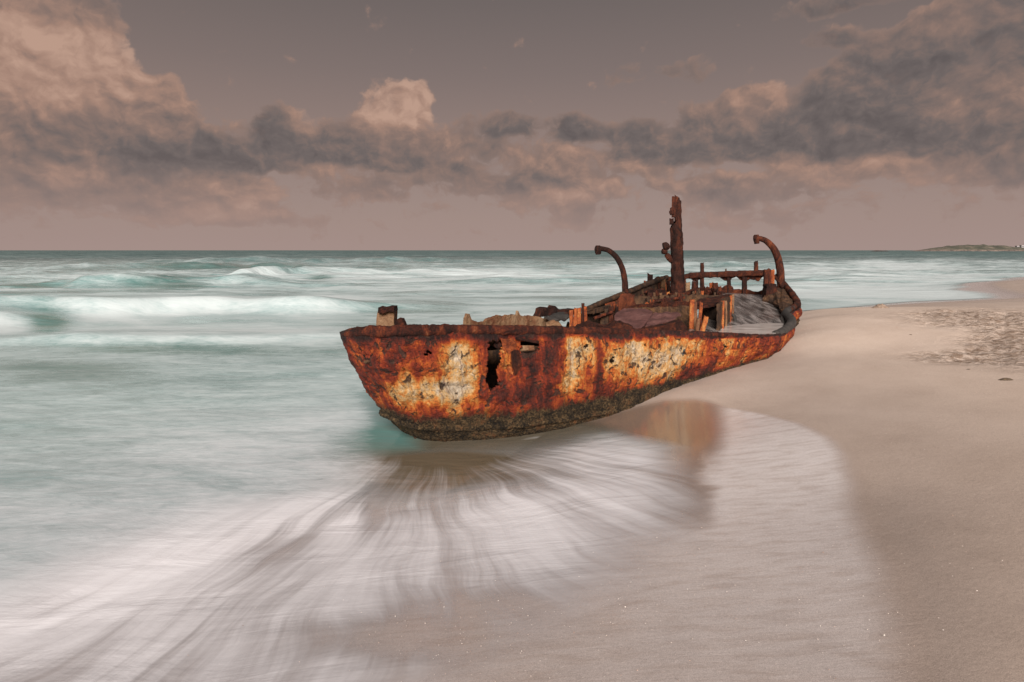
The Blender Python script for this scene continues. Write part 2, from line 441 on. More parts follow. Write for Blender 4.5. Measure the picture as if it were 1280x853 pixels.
def waves(X, Y):
    """height of the swell, crests running roughly along the shore"""
    d = np.hypot(X, Y)
    px, py = proj(X, Y, np.zeros_like(X))
    h = np.zeros_like(X)
    def ridge(x0, x1, y0, y1, hgt, wf, wb, soft):
        nonlocal h
        yc = y0 + (X - x0) / (x1 - x0) * (y1 - y0) + fbm(X * .16, X * 0 + y0) * 4.0 * (y0 / 20)
        m_ = smooth(x0 - soft, x0 + soft, X) * smooth(x1 + soft, x1 - soft, X)
        t_ = Y - yc
        h += hgt * m_ * np.clip(1 + 1.6 * fbm(X * .22 + y0, X * 0, 3.0, 3), .2, 1.6) * np.where(t_ < 0, np.exp(-(t_ / wf) ** 2), np.exp(-(t_ / wb) ** 2))
    ridge(-19, -4.5, 18.0, 22.5, .42, .75, 2.2, 3.0)
    ridge(-30, -15, 18.3, 17.5, .36, .8, 2.2, 3.0)
    ridge(-13, -4, 13.2, 15.0, .15, .5, 1.5, 2.5)
    ridge(-30, -17, 37, 38, .62, 1.3, 4, 3.5)
    ridge(-60, -28, 70, 74, .75, 2.5, 7, 8)
    ridge(-24, -20, 52, 53, .6, 1.6, 5, 3)
    ridge(-70, -10, 110, 118, .7, 4, 10, 12)
    ridge(-20, 2, 58, 62, .35, 2, 6, 5)
    ridge(10, 24, 60, 62, .35, 2, 5, 5)
    ridge(20, 50, 85, 88, .45, 3, 7, 8)
    far = smooth(14, 60, d)
    h += fbm(X * .10, Y * .28, 1.0, 4) * (.06 + .55 * far) * smooth(6, 16, d)
    h += fbm(X * .55, Y * 1.5, 2.0, 4) * (.035 + .10 * far) * smooth(4, 9, d)
    h += fbm(X * .22, Y * .7, 6.0, 3) * .45 * smooth(22, 45, d) * smooth(260, 120, d)
    shallow = smooth(.02, -.5, ground_z(X, Y))
    return h * (.25 + .75 * shallow)

def build_sea():
    mt, t, b = material('sea_water')
    pos = t.new('ShaderNodeNewGeometry').outputs['Position']
    foam, teal, cover, streak, murk_reflect = (t.attr(a) for a in ('foam', 'teal', 'cover', 'streak', 'murk_reflect'))
    th, rr_ = t.attr('fan_angle'), t.attr('fan_radius')
    # foam texture of the open sea: drawn-out flecks
    f1 = t.noise(t.vm('MULTIPLY', pos, (0.55, 1.3, 0.0)), 1.0, 5.0, 0.62, 0.9)
    f2 = t.noise(t.vm('MULTIPLY', pos, (1.9, 5.5, 0.0)), 1.5, 4.0, 0.65, 1.0)
    f3 = t.noise(t.vm('MULTIPLY', pos, (4.0, 15.0, 0.0)), 1.0, 4.0, 0.68, 1.2)
    ftex = t.m('ADD', t.m('MULTIPLY', f1, 0.50), t.m('ADD', t.m('MULTIPLY', f2, 0.32), t.m('MULTIPLY', f3, t.mr(t.vm('LENGTH', pos), 10, 30, 0.26, 0.16))))
    sea_f = t.m('ADD', foam, t.m('MULTIPLY', t.m('SUBTRACT', ftex, 0.5), 1.5))
    sea_f = t.mr(sea_f, 0.10, 0.98)
    # backwash: fine streaks radiating from the bow
    wb = t.noise(pos, 0.8, 2.0, 0.4)
    tt = t.m('ADD', th, t.m('MULTIPLY', t.m('SUBTRACT', wb, 0.5), 0.16))
    s1 = t.noise(t.xyz(t.m('MULTIPLY', tt, 6.5), t.m('MULTIPLY', rr_, 0.40), 0.0), 1.0, 3.0, 0.5, 0.15)
    s2 = t.noise(t.xyz(t.m('MULTIPLY', tt, 30.0), t.m('MULTIPLY', rr_, 0.5), 3.0), 1.0, 4.0, 0.58, 0.05)
    st = t.m('ADD', t.m('MULTIPLY', s1, 0.54), t.m('MULTIPLY', s2, 0.46))
    cl = t.noise(t.vm('MULTIPLY', pos, (1.0, 1.0, 0.0)), 1.7, 4.0, 0.6, 0.6)
    st = t.m('ADD', t.m('MULTIPLY', st, t.mr(rr_, 0.6, 1.6, 0.45, 1.0)), t.m('MULTIPLY', cl, t.mr(rr_, 0.6, 1.6, 0.55, 0.0)))
    str_f = t.mr(t.m('ADD', t.m('MULTIPLY', t.m('SUBTRACT', st, 0.5), t.mr(murk_reflect, 0.0, 0.5, 1.4, 1.8)), foam), 0.0, 1.0)
    ff = t.m('ADD', t.m('MULTIPLY', sea_f, t.m('SUBTRACT', 1.0, streak)), t.m('MULTIPLY', str_f, streak))
    dist0 = t.vm('LENGTH', pos)
    wcol = t.mix(teal, t.mix(t.mr(dist0, 5.0, 11.0, 1.0, 0.0), (0.205, 0.345, 0.345), (0.285, 0.355, 0.375)), (0.10, 0.225, 0.205))
    wcol = t.mix(t.mr(t.vm('LENGTH', pos), 45, 200, 0.0, 0.9), wcol, t.ramp(t.noise(t.vm('MULTIPLY', pos, (0.02, 0.09, 0.0)), 1.0, 6.0, 0.65), [(0.38, (0.035, 0.070, 0.072)), (0.55, (0.085, 0.145, 0.143)), (0.68, (0.22, 0.26, 0.255))]))
    wcol = t.mix(murk_reflect, wcol, (0.135, 0.105, 0.070))
    wcol = t.mix(t.m('MULTIPLY', streak, t.m('SUBTRACT', 1.0, t.m('MAXIMUM', murk_reflect, t.mr(teal, 0.2, 0.6)))), wcol, (0.45, 0.41, 0.415))
    near = t.mr(dist0, 5.0, 10.0, 1.0, 0.0)
    fcol = t.mix(streak, t.mix(near, (0.585, 0.645, 0.65), (0.63, 0.635, 0.66)), (0.80, 0.775, 0.80))
    c = t.mix(ff, wcol, fcol)
    t.put(b.inputs['Base Color'], c)
    t.put(b.inputs['Roughness'], t.mr(ff, 0.1, 0.9, 0.16, 0.55))
    b.inputs['IOR'].default_value = 1.33
    t.put(b.inputs['Specular IOR Level'], t.mr(t.vm('LENGTH', pos), 40, 250, 0.5, 0.12))
    dist = t.vm('LENGTH', pos)
    w1 = t.noise(t.vm('MULTIPLY', pos, (1.0, 3.0, 1.0)), 0.9, 5.0, 0.55, 0.5)
    w2 = t.noise(t.vm('MULTIPLY', pos, (0.25, 1.0, 1.0)), 0.35, 6.0, 0.6, 0.4)
    hh = t.m('ADD', t.m('MULTIPLY', w1, 0.25), t.m('MULTIPLY', w2, t.mr(dist, 12, 70, 0.15, 2.2)))
    hh = t.m('ADD', hh, t.m('MULTIPLY', st, t.m('MULTIPLY', streak, 0.07)))
    t.put(b.inputs['Normal'], t.bump(hh, t.mr(dist, 8, 60, 0.32, 0.85), 0.22))
    # clear shallow water and the thin edge of the wash let the sand show
    al = t.m('MULTIPLY', cover, t.mr(t.m('ADD', ff, t.m('MULTIPLY', t.m('SUBTRACT', 1.0, streak), 1.0)), 0.0, 0.9, 0.12, 1.0))
    al = t.m('MAXIMUM', al, t.m('MULTIPLY', t.m('MULTIPLY', t.m('MAXIMUM', murk_reflect, teal), cover), 0.92))
    al = t.m('MULTIPLY', al, 1.0, clamp=True)
    tr = t.new('ShaderNodeBsdfTransparent')
    # beyond the surf the steep little wave faces, too small to model, show the water's own colour
    df = t.new('ShaderNodeBsdfDiffuse', {0: c})
    far = t.new('ShaderNodeMixShader', {0: t.mr(dist, 50, 260, 0.0, 0.72), 1: b.outputs[0], 2: df.outputs[0]})
    mx = t.new('ShaderNodeMixShader', {0: al, 1: tr.outputs[0], 2: far.outputs[0]})
    out = [n for n in t.n if n.type == 'OUTPUT_MATERIAL'][0]
    t.l.new(mx.outputs[0], out.inputs[0])

    rs = np.concatenate([np.geomspace(1.0, 60, 560, endpoint=False), np.geomspace(60, 12000, 240)])
    dense = np.radians(np.linspace(-48, 48, 620))
    angs = np.concatenate([np.radians(np.linspace(-150, -48, 80, endpoint=False)), dense[:-1], np.radians(np.linspace(48, 75, 24))])
    X, Y = polar(rs, angs)
    G = ground_z(X, Y)
    H = waves(X, Y)
    d = np.hypot(X, Y)
    px, py = proj(X, Y, np.maximum(H * 0, np.minimum(G, .5)))
    fz = np.maximum(0.0, 0)
    # --- wash limit on the sand, traced as a line
    lim = np.interp(py, [495, 515, 530, 545, 560, 600, 640, 680, 720, 760, 800, 853, 960], [640, 690, 730, 775, 825, 840, 845, 815, 765, 700, 610, 520, 400])
    lim = lim + fbm(X * 1.2, Y * 1.2) * 50
    sft = np.interp(py, [500, 560, 640, 720], [26, 45, 75, 140])
    wash = smooth(sft, -sft, px - lim)
    nearside = (Y < 8.6) & (Y > 0)
    cover = np.where(nearside & (G > -0.12) & (py > 495), wash, np.where(G > .13, 0, smooth(.10, .02, G + fbm(X * .35, Y * .35) * .10)))
    cover = np.where(nearside & (py > 495), np.maximum(cover * smooth(.5, .3, G), smooth(-.02, -.10, G)), cover)
    cover = np.maximum(cover, smooth(-.02, -.09, G) * smooth(2.4, .8, X))
    # --- foam of the open sea
    foam = np.full_like(X, .50) + .05 * smooth(20, 13, d) + 1.1 * fbm(X * .18, Y * .55, 11.0, 4, .6) * smooth(9, 20, d)
    foam += .16 * px_blob(px, py, 230, 420, 330, 22) + .10 * px_blob(px, py, 100, 365, 420, 18) + .22 * px_blob(px, py, 420, 350, 300, 10)
    foam += .58 * px_line(px, py, [(60, 402), (120, 400), (200, 396), (300, 388), (380, 379), (470, 373)], 7)
    foam += .35 * px_line(px, py, [(-300, 402), (0, 412), (40, 412)], 8)
    foam += .14 * px_line(px, py, [(100, 433), (260, 424), (360, 418), (470, 421)], 8)
    foam += .45 * px_blob(px, py, 610, 343, 80, 4) + .35 * px_blob(px, py, 790, 335, 60, 4) + .18 * px_blob(px, py, 650, 365, 180, 18)
    foam += .22 * px_blob(px, py, 1120, 350, 160, 30)
    for cx, cy, rx, ry, k in [(1090, 327, 24, 2.2, .45), (1105, 329, 50, 2, .25), (1130, 333, 45, 4, .5), (1015, 338, 50, 3, .35), (1010, 356, 45, 3, .3), (1190, 346, 60, 5, .3), (905, 322, 30, 2, .2), (1000, 321, 25, 1.8, .4), (1180, 325, 30, 1.6, .35), (1250, 328, 40, 2.5, .35), (840, 325, 40, 2, .25), (1080, 362, 60, 3, .3), (1020, 372, 40, 3, .25)]:
        foam += k * px_blob(px, py, cx, cy, rx, ry)
    foam += .30 * px_blob(px, py, 1150, 370, 130, 12)
    teal = .30 + np.zeros_like(X)
    tb = 0
    for cx, cy, rx, ry, k in [(62, 409, 26, 11, 1), (215, 437, 130, 7, .8), (60, 462, 120, 14, .3), (390, 440, 120, 10, .35), (450, 405, 60, 14, .35), (210, 357, 60, 4, .75), (290, 336, 110, 3, .7), (400, 348, 20, 3, .7), (30, 357, 60, 4, .5), (530, 388, 70, 12, .4), (510, 545, 55, 22, .9), (470, 555, 60, 20, .35), (480, 337, 40, 3, .4)]:
        tb = tb + k * px_blob(px, py, cx, cy, rx, ry, 1.3)
    teal = np.clip(teal + tb, 0, 1)
    foam -= .55 * np.clip(tb, 0, 1.1)
    foam -= .14 * px_blob(px, py, 100, 480, 260, 16) + .16 * px_blob(px, py, 80, 600, 150, 30)
    foam += .10 * px_blob(px, py, 330, 560, 170, 40)
    foam = np.where(py < 331, foam * np.interp(py, [313, 322, 331], [.15, .5, .9]), foam)
    teal = np.where(py < 325, teal * .6, teal)
    # --- backwash
    ax, ay = X - FAN[0], Y - FAN[1]
    ang = np.arctan2(ax, -ay)             # 0 straight toward the camera
    rr = np.hypot(ax, ay)
    line = np.interp(px, [-100, 0, 120, 250, 380, 450, 480, 560, 900], [745, 715, 668, 632, 600, 575, 556, 545, 530])
    streak = smooth(-25, 70, py - line + fbm(X * 1.3, Y * 1.3) * 50) * smooth(8.8, 7.2, Y)
    sf = .60 + 0 * X
    sf += .14 * px_blob(px, py, 180, 720, 170, 80) + .10 * px_blob(px, py, 330, 640, 130, 50) + .06 * px_blob(px, py, 60, 800, 200, 70)
    sf += .14 * px_blob(px, py, 740, 580, 110, 26) + .18 * px_blob(px, py, 640, 640, 140, 40) + .2 * px_blob(px, py, 600, 560, 60, 10) + .14 * px_blob(px, py, 520, 690, 140, 50)
    sf -= .30 * px_blob(px, py, 600, 562, 90, 12) + .44 * px_blob(px, py, 505, 600, 75, 48) + .34 * px_blob(px, py, 640, 598, 90, 18) + .25 * px_blob(px, py, 470, 650, 22, 45) + .30 * px_blob(px, py, 560, 575, 80, 14)
    sf -= .16 * px_blob(px, py, 330, 680, 60, 30) + .12 * px_blob(px, py, 60, 760, 45, 26) + .45 * px_blob(px, py, 520, 800, 130, 26) + .3 * px_blob(px, py, 620, 760, 90, 20)
    murk_reflect = 1.0 * px_blob(px, py, 515, 595, 90, 40) + .7 * px_blob(px, py, 640, 592, 100, 20)
    murk_reflect = murk_reflect + .6 * px_blob(px, py, 560, 578, 100, 24) + .42 * px_blob(px, py, 715, 566, 120, 34)
    murk_reflect = np.clip(murk_reflect * (1 - .9 * px_blob(px, py, 500, 545, 60, 18)), 0, 1)
    foam = foam * (1 - streak) + sf * streak
    foam -= .25 * px_blob(px, py, 530, 566, 110, 13) + .2 * px_blob(px, py, 640, 556, 70, 9)
    foam += .35 * px_blob(px, py, 622, 562, 26, 5)
    hl = np.interp(px, [430, 470, 500, 530, 600, 660, 720, 780, 830], [470, 515, 540, 554, 554, 545, 532, 517, 493])
    dh = py - hl
    along = smooth(425, 520, px) * smooth(850, 790, px) * (Y < 9) * (Y > 3)
    foam -= .75 * np.exp(-(np.maximum(dh, 0) / 17) ** 2) * along + .22 * np.exp(-(np.maximum(dh, 0) / 40) ** 2) * along
    thread = np.exp(-((dh - 3 - 9 * fbm(px * .03, py * 0, 3.0, 3)) / 2.2) ** 2) * np.clip(.3 + 3 * fbm(px * .035, py * 0, 9.0, 3), 0, 1)
    foam += .8 * thread * along * smooth(535, 575, px)
    murk_reflect = np.maximum(murk_reflect, .95 * np.exp(-(np.maximum(dh, 0) / 34) ** 2) * along * smooth(490, 545, px))  # brown murk, and the hull's dark reflection put into the water colour
    teal = teal * (1 - .75 * streak) 
    teal = np.maximum(teal, .85 * np.exp(-(np.maximum(dh, 0) / 13) ** 2) * along * smooth(600, 520, px))
    # surface follows the sand in the wash, dives below it where it is dry
    S = np.where(cover > .004, np.maximum(H, G + .012), G - .08)
    S = np.where(G < -.03, np.maximum(H, G + .012), S)
    S = np.where(d > 60, np.where(cover > .01, H, -2.6), S)
    o = grid_obj('sea', np.stack([X, Y, S], -1), mt)
    for n, a in (('foam', foam), ('teal', teal), ('cover', np.clip(cover, 0, 1)), ('streak', streak), ('murk_reflect', murk_reflect), ('fan_angle', ang), ('fan_radius', rr)):
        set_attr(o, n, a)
    tag(o, 'milky green sea with soft breakers and backwash', kind='structure')
build_sea()

# ------------------------------------------------------------------ rust materials
def rust_mat(name, ramp, scale=4.0, bump=0.8, barn=None, spec=0.3, streak=True):
    mt, t, b = material(name)
    pos = t.new('ShaderNodeNewGeometry').outputs['Position']
    rnd = t.new('ShaderNodeObjectInfo').outputs['Random']
    off = t.vm('ADD', pos, t.xyz(t.m('MULTIPLY', rnd, 37.0), t.m('MULTIPLY', rnd, 11.0), 0.0))
    n1 = t.noise(t.vm('MULTIPLY', off, (1.0, 1.0, 0.45 if streak else 1.0)), scale, 8.0, 0.66, 0.6)
    n2 = t.noise(off, scale * 6, 6.0, 0.7, 0.3)
    f = t.m('ADD', t.m('MULTIPLY', n1, 0.72), t.m('MULTIPLY', n2, 0.28))
    f = t.m('ADD', f, t.m('MULTIPLY', t.m('SUBTRACT', rnd, 0.5), 0.08))
    c = t.ramp(f, ramp)
    pit = t.noise(off, scale * 14, 4.0, 0.7)
    c = t.mix(t.mr(pit, 0.56, 0.68, 0.0, 0.75), c, (0.022, 0.012, 0.009))
    t.put(b.inputs['Base Color'], c)
    t.put(b.inputs['Roughness'], t.mr(n2, 0.3, 0.7, 0.62, 0.9))
    b.inputs['Specular IOR Level'].default_value = spec
    h = t.m('ADD', t.m('MULTIPLY', n1, 1.0), t.m('ADD', t.m('MULTIPLY', n2, 0.8), t.m('MULTIPLY', pit, 0.4)))
    t.put(b.inputs['Normal'], t.bump(h, bump, 0.035))
    return mt

R_DARK = rust_mat('rust_dark', [(0.34, (0.009, 0.005, 0.004)), (0.46, (0.030, 0.011, 0.008)), (0.55, (0.078, 0.022, 0.012)), (0.65, (0.175, 0.046, 0.019)), (0.78, (0.28, 0.115, 0.05))], 7.0, 1.0, spec=.2)
R_RIM = rust_mat('rust_rim', [(0.34, (0.010, 0.006, 0.005)), (0.46, (0.028, 0.011, 0.008)), (0.54, (0.078, 0.020, 0.012)), (0.62, (0.18, 0.042, 0.016)), (0.74, (0.36, 0.17, 0.08))], 9.0, 1.0, spec=.2)
R_ORANGE = rust_mat('rust_orange', [(0.30, (0.035, 0.014, 0.010)), (0.43, (0.16, 0.036, 0.014)), (0.52, (0.36, 0.085, 0.022)), (0.62, (0.52, 0.21, 0.06)), (0.75, (0.58, 0.38, 0.22))], 5.0)
R_OCHRE = rust_mat('rust_ochre', [(0.30, (0.05, 0.022, 0.014)), (0.42, (0.16, 0.06, 0.028)), (0.52, (0.235, 0.13, 0.068)), (0.64, (0.32, 0.205, 0.12)), (0.78, (0.42, 0.31, 0.21))], 4.0)
R_PURPLE = rust_mat('rust_purple', [(0.30, (0.03, 0.015, 0.015)), (0.45, (0.080, 0.028, 0.024)), (0.58, (0.145, 0.058, 0.050)), (0.75, (0.22, 0.115, 0.10))], 3.0, 0.5, spec=0.5)
R_OLIVE = rust_mat('rust_olive', [(0.34, (0.012, 0.008, 0.006)), (0.46, (0.042, 0.022, 0.013)), (0.56, (0.105, 0.052, 0.026)), (0.68, (0.22, 0.105, 0.045))], 5.0)
R_GREY = rust_mat('weathered_grey', [(0.30, (0.02, 0.018, 0.017)), (0.45, (0.032, 0.028, 0.025)), (0.6, (0.072, 0.060, 0.052)), (0.75, (0.21, 0.17, 0.145))], 6.0, spec=0.5)

def hull_material():
    mt, t, b = material('hull_rust')
    pos = t.new('ShaderNodeNewGeometry').outputs['Position']
    u, v, tone, band = (t.attr(a) for a in ('hull_u', 'hull_v', 'tone', 'growth'))
    uw = t.m('ADD', u, t.m('MULTIPLY', t.m('SUBTRACT', t.noise(pos, 4.0, 4.0, .6), 0.5), 0.16))
    s1 = t.noise(t.xyz(t.m('MULTIPLY', uw, 3.6), t.m('MULTIPLY', v, 0.9), 0.0), 1.0, 6.0, 0.62, 0.35)
    s2 = t.noise(t.xyz(t.m('MULTIPLY', uw, 15.0), t.m('MULTIPLY', v, 1.9), 4.0), 1.0, 6.0, 0.66, 0.3)
    p1 = t.noise(pos, 4.2, 8.0, 0.68, 0.5)
    p2 = t.noise(pos, 26.0, 6.0, 0.72, 0.2)
    f = t.m('ADD', t.m('MULTIPLY', s1, 0.42), t.m('ADD', t.m('MULTIPLY', s2, 0.24), t.m('MULTIPLY', p1, 0.34)))
    f = t.m('ADD', t.m('MULTIPLY', t.m('SUBTRACT', f, 0.5), 2.1), 0.40)
    f = t.m('ADD', f, tone)
    f = t.m('ADD', f, t.m('MULTIPLY', t.m('SUBTRACT', p2, 0.5), 0.52))
    c = t.ramp(f, [(0.05, (0.020, 0.008, 0.007)), (0.20, (0.085, 0.016, 0.010)), (0.34, (0.23, 0.030, 0.011)), (0.47, (0.43, 0.082, 0.015)),
                   (0.58, (0.60, 0.20, 0.036)), (0.70, (0.63, 0.37, 0.14)), (0.84, (0.62, 0.47, 0.31)), (1.0, (0.66, 0.55, 0.42))])
    # flaked-off blisters show dark scale underneath
    bl = t.noise(pos, 7.5, 5.0, 0.6, 0.8)
    dr = t.noise(t.xyz(t.m('MULTIPLY', uw, 34.0), t.m('MULTIPLY', v, 1.6), 8.0), 1.0, 4.0, 0.6, 0.2)
    c = t.mix(t.m('MULTIPLY', t.mr(dr, 0.55, 0.66), 0.6), c, (0.13, 0.022, 0.010))
    c = t.mix(t.mr(bl, 0.56, 0.62, 0.0, 0.9), c, t.ramp(p2, [(0.3, (0.022, 0.012, 0.010)), (0.7, (0.10, 0.05, 0.034))]))
    pit = t.noise(pos, 70.0, 3.0, 0.7)
    c = t.mix(t.mr(pit, 0.56, 0.70, 0.0, 0.7), c, (0.04, 0.018, 0.012))
    # cracks round the flakes
    vo = t.new('ShaderNodeTexVoronoi', {'Vector': t.vm('ADD', pos, t.vm('SCALE', t.xyz(p1, p2, s1))), 'Scale': 6.5}, feature='DISTANCE_TO_EDGE')
    sc_ = [n for n in t.n if n.type == 'VECT_MATH' and n.operation == 'SCALE'][-1]; sc_.inputs['Scale'].default_value = 0.35
    crack = t.m('MULTIPLY', t.mr(vo.outputs[0], 0.028, 0.006), t.mr(p1, 0.48, 0.60))
    c = t.mix(t.m('MULTIPLY', crack, 0.8), c, (0.025, 0.012, 0.009))
    # barnacles and weed along the foot
    g = t.m('ADD', band, t.m('MULTIPLY', t.m('SUBTRACT', t.m('ADD', t.m('MULTIPLY', p1, 0.6), t.m('MULTIPLY', p2, 0.4)), 0.5), 1.7))
    g = t.mr(g, 0.34, 0.62)
    bn = t.noise(pos, 38.0, 5.0, 0.75)
    bb = t.noise(pos, 5.0, 4.0, 0.65)
    bc = t.ramp(t.m('ADD', t.m('MULTIPLY', bn, 0.62), t.m('MULTIPLY', bb, 0.38)), [(0.38, (0.008, 0.006, 0.005)), (0.47, (0.045, 0.030, 0.016)), (0.54, (0.15, 0.092, 0.042)), (0.62, (0.33, 0.215, 0.105)), (0.74, (0.50, 0.39, 0.26))])
    rustb = t.mix(t.mr(p2, 0.42, 0.6), (0.03, 0.013, 0.008), (0.26, 0.085, 0.025))
    bc = t.mix(t.mr(bb, 0.52, 0.66, 0.0, 0.65), bc, rustb)
    c = t.mix(g, c, bc)
    soak = t.mr(t.m('ADD', v, t.m('MULTIPLY', t.m('SUBTRACT', p1, 0.5), 0.25)), 0.90, 1.0)      # soaked weed along the water
    c = t.mix(t.m('MULTIPLY', soak, 0.75), c, (0.012, 0.012, 0.008))
    t.put(b.inputs['Base Color'], c)
    t.put(b.inputs['Roughness'], t.m('SUBTRACT', t.mr(p2, 0.3, 0.7, 0.60, 0.92), t.m('MULTIPLY', soak, 0.4)))
    b.inputs['Specular IOR Level'].default_value = 0.3
    h = t.m('ADD', t.m('MULTIPLY', p1, 1.3), t.m('ADD', t.m('MULTIPLY', p2, 0.7), t.m('MULTIPLY', s2, 0.5)))
    h = t.m('SUBTRACT', h, t.m('MULTIPLY', t.mr(bl, 0.59, 0.65), 0.5))
    h = t.m('SUBTRACT', h, t.m('MULTIPLY', crack, 0.35))
    h = t.m('ADD', h, t.m('MULTIPLY', t.m('MULTIPLY', bn, g), 1.6))
    t.put(b.inputs['Normal'], t.bump(h, 1.0, 0.06))
    return mt
R_HULL = hull_material()

# ------------------------------------------------------------------ shipwreck
wreck = bpy.data.objects.new('shipwreck', None)
col.objects.link(wreck)
wreck.location = (0, 0, 0)
tag(wreck, 'rusted orange boat hull with broken mast stranded between sand and surf', 'shipwreck')

def in_poly(px, py, poly):
    r = np.zeros(px.shape, bool)
    n = len(poly)
    for i in range(n):
        x1, y1 = poly[i]; x2, y2 = poly[(i + 1) % n]
        if y1 == y2: continue
        c = ((py > min(y1, y2)) & (py <= max(y1, y2)) & (px < (x2 - x1) * (py - y1) / (y2 - y1) + x1))
        r ^= c
    return r

NEAR = [  # rim, strake, foot: photo x, photo y, distance
    ((428, 415, 6.42), (479, 512, 6.82), (527, 556, 6.92)),
    ((438, 412, 6.10), (486, 520, 6.56), (540, 558, 6.78)),
    ((470, 410, 5.92), (508, 529, 6.40), (558, 559, 6.70)),
    ((518, 409, 5.96), (547, 533, 6.36), (584, 558, 6.66)),
    ((580, 408, 6.30), (600, 532, 6.52), (624, 552, 6.75)),
    ((650, 409, 6.60), (660, 528, 6.70), (672, 544, 6.90)),
    ((720, 410, 6.98), (722, 520, 7.02), (726, 532, 7.15)),
    ((790, 412, 7.50), (780, 508, 7.42), (780, 518, 7.50)),
    ((850, 414, 8.00), (833, 485, 7.92), (832, 492, 8.00)),
    ((905, 416, 8.50), (880, 468, 8.42), (879, 474, 8.48)),
    ((950, 418, 9.00), (930, 453, 8.95), (929, 459, 9.00)),
    ((975, 416, 9.50), (962, 445, 9.45), (961, 450, 9.50)),
    ((988, 407, 10.2), (983, 428, 10.15), (982, 434, 10.2)),
    ((984, 394, 10.8), (986, 412, 10.8), (986, 420, 10.85)),
    ((996, 383, 11.7), (994, 396, 11.6), (993, 404, 11.6)),
    ((984, 362, 12.6), (990, 384, 12.4), (990, 394, 12.4)),
    ((972, 348, 13.2), (980, 372, 13.0), (980, 384, 13.0))]
rim = catmull([P(*c[0]) for c in NEAR], 600)
stk = catmull([P(*c[1]) for c in NEAR], 600)
foot = catmull([P(*c[2]) for c in NEAR], 600)

def side_grid(rim, stk, foot, nt=130, out=None, bulge=.05):
    n = len(rim)
    t_ = np.linspace(0, 1.25, nt)
    V = np.zeros((n, nt, 3))
    for j, t in enumerate(t_):
        if t < .78:
            k = t / .78
            V[:, j] = rim * (1 - k) + stk * k + out * (bulge * math.sin(math.pi * k))
        elif t < 1.0:
            k = (t - .78) / .22
            V[:, j] = stk * (1 - k) + foot * k + out * (.03 * math.sin(math.pi * k))
        else:
            k = (t - 1) / .25
            V[:, j] = foot + np.array([0, 0, -.5]) * k - out * .12 * k
    return V, t_

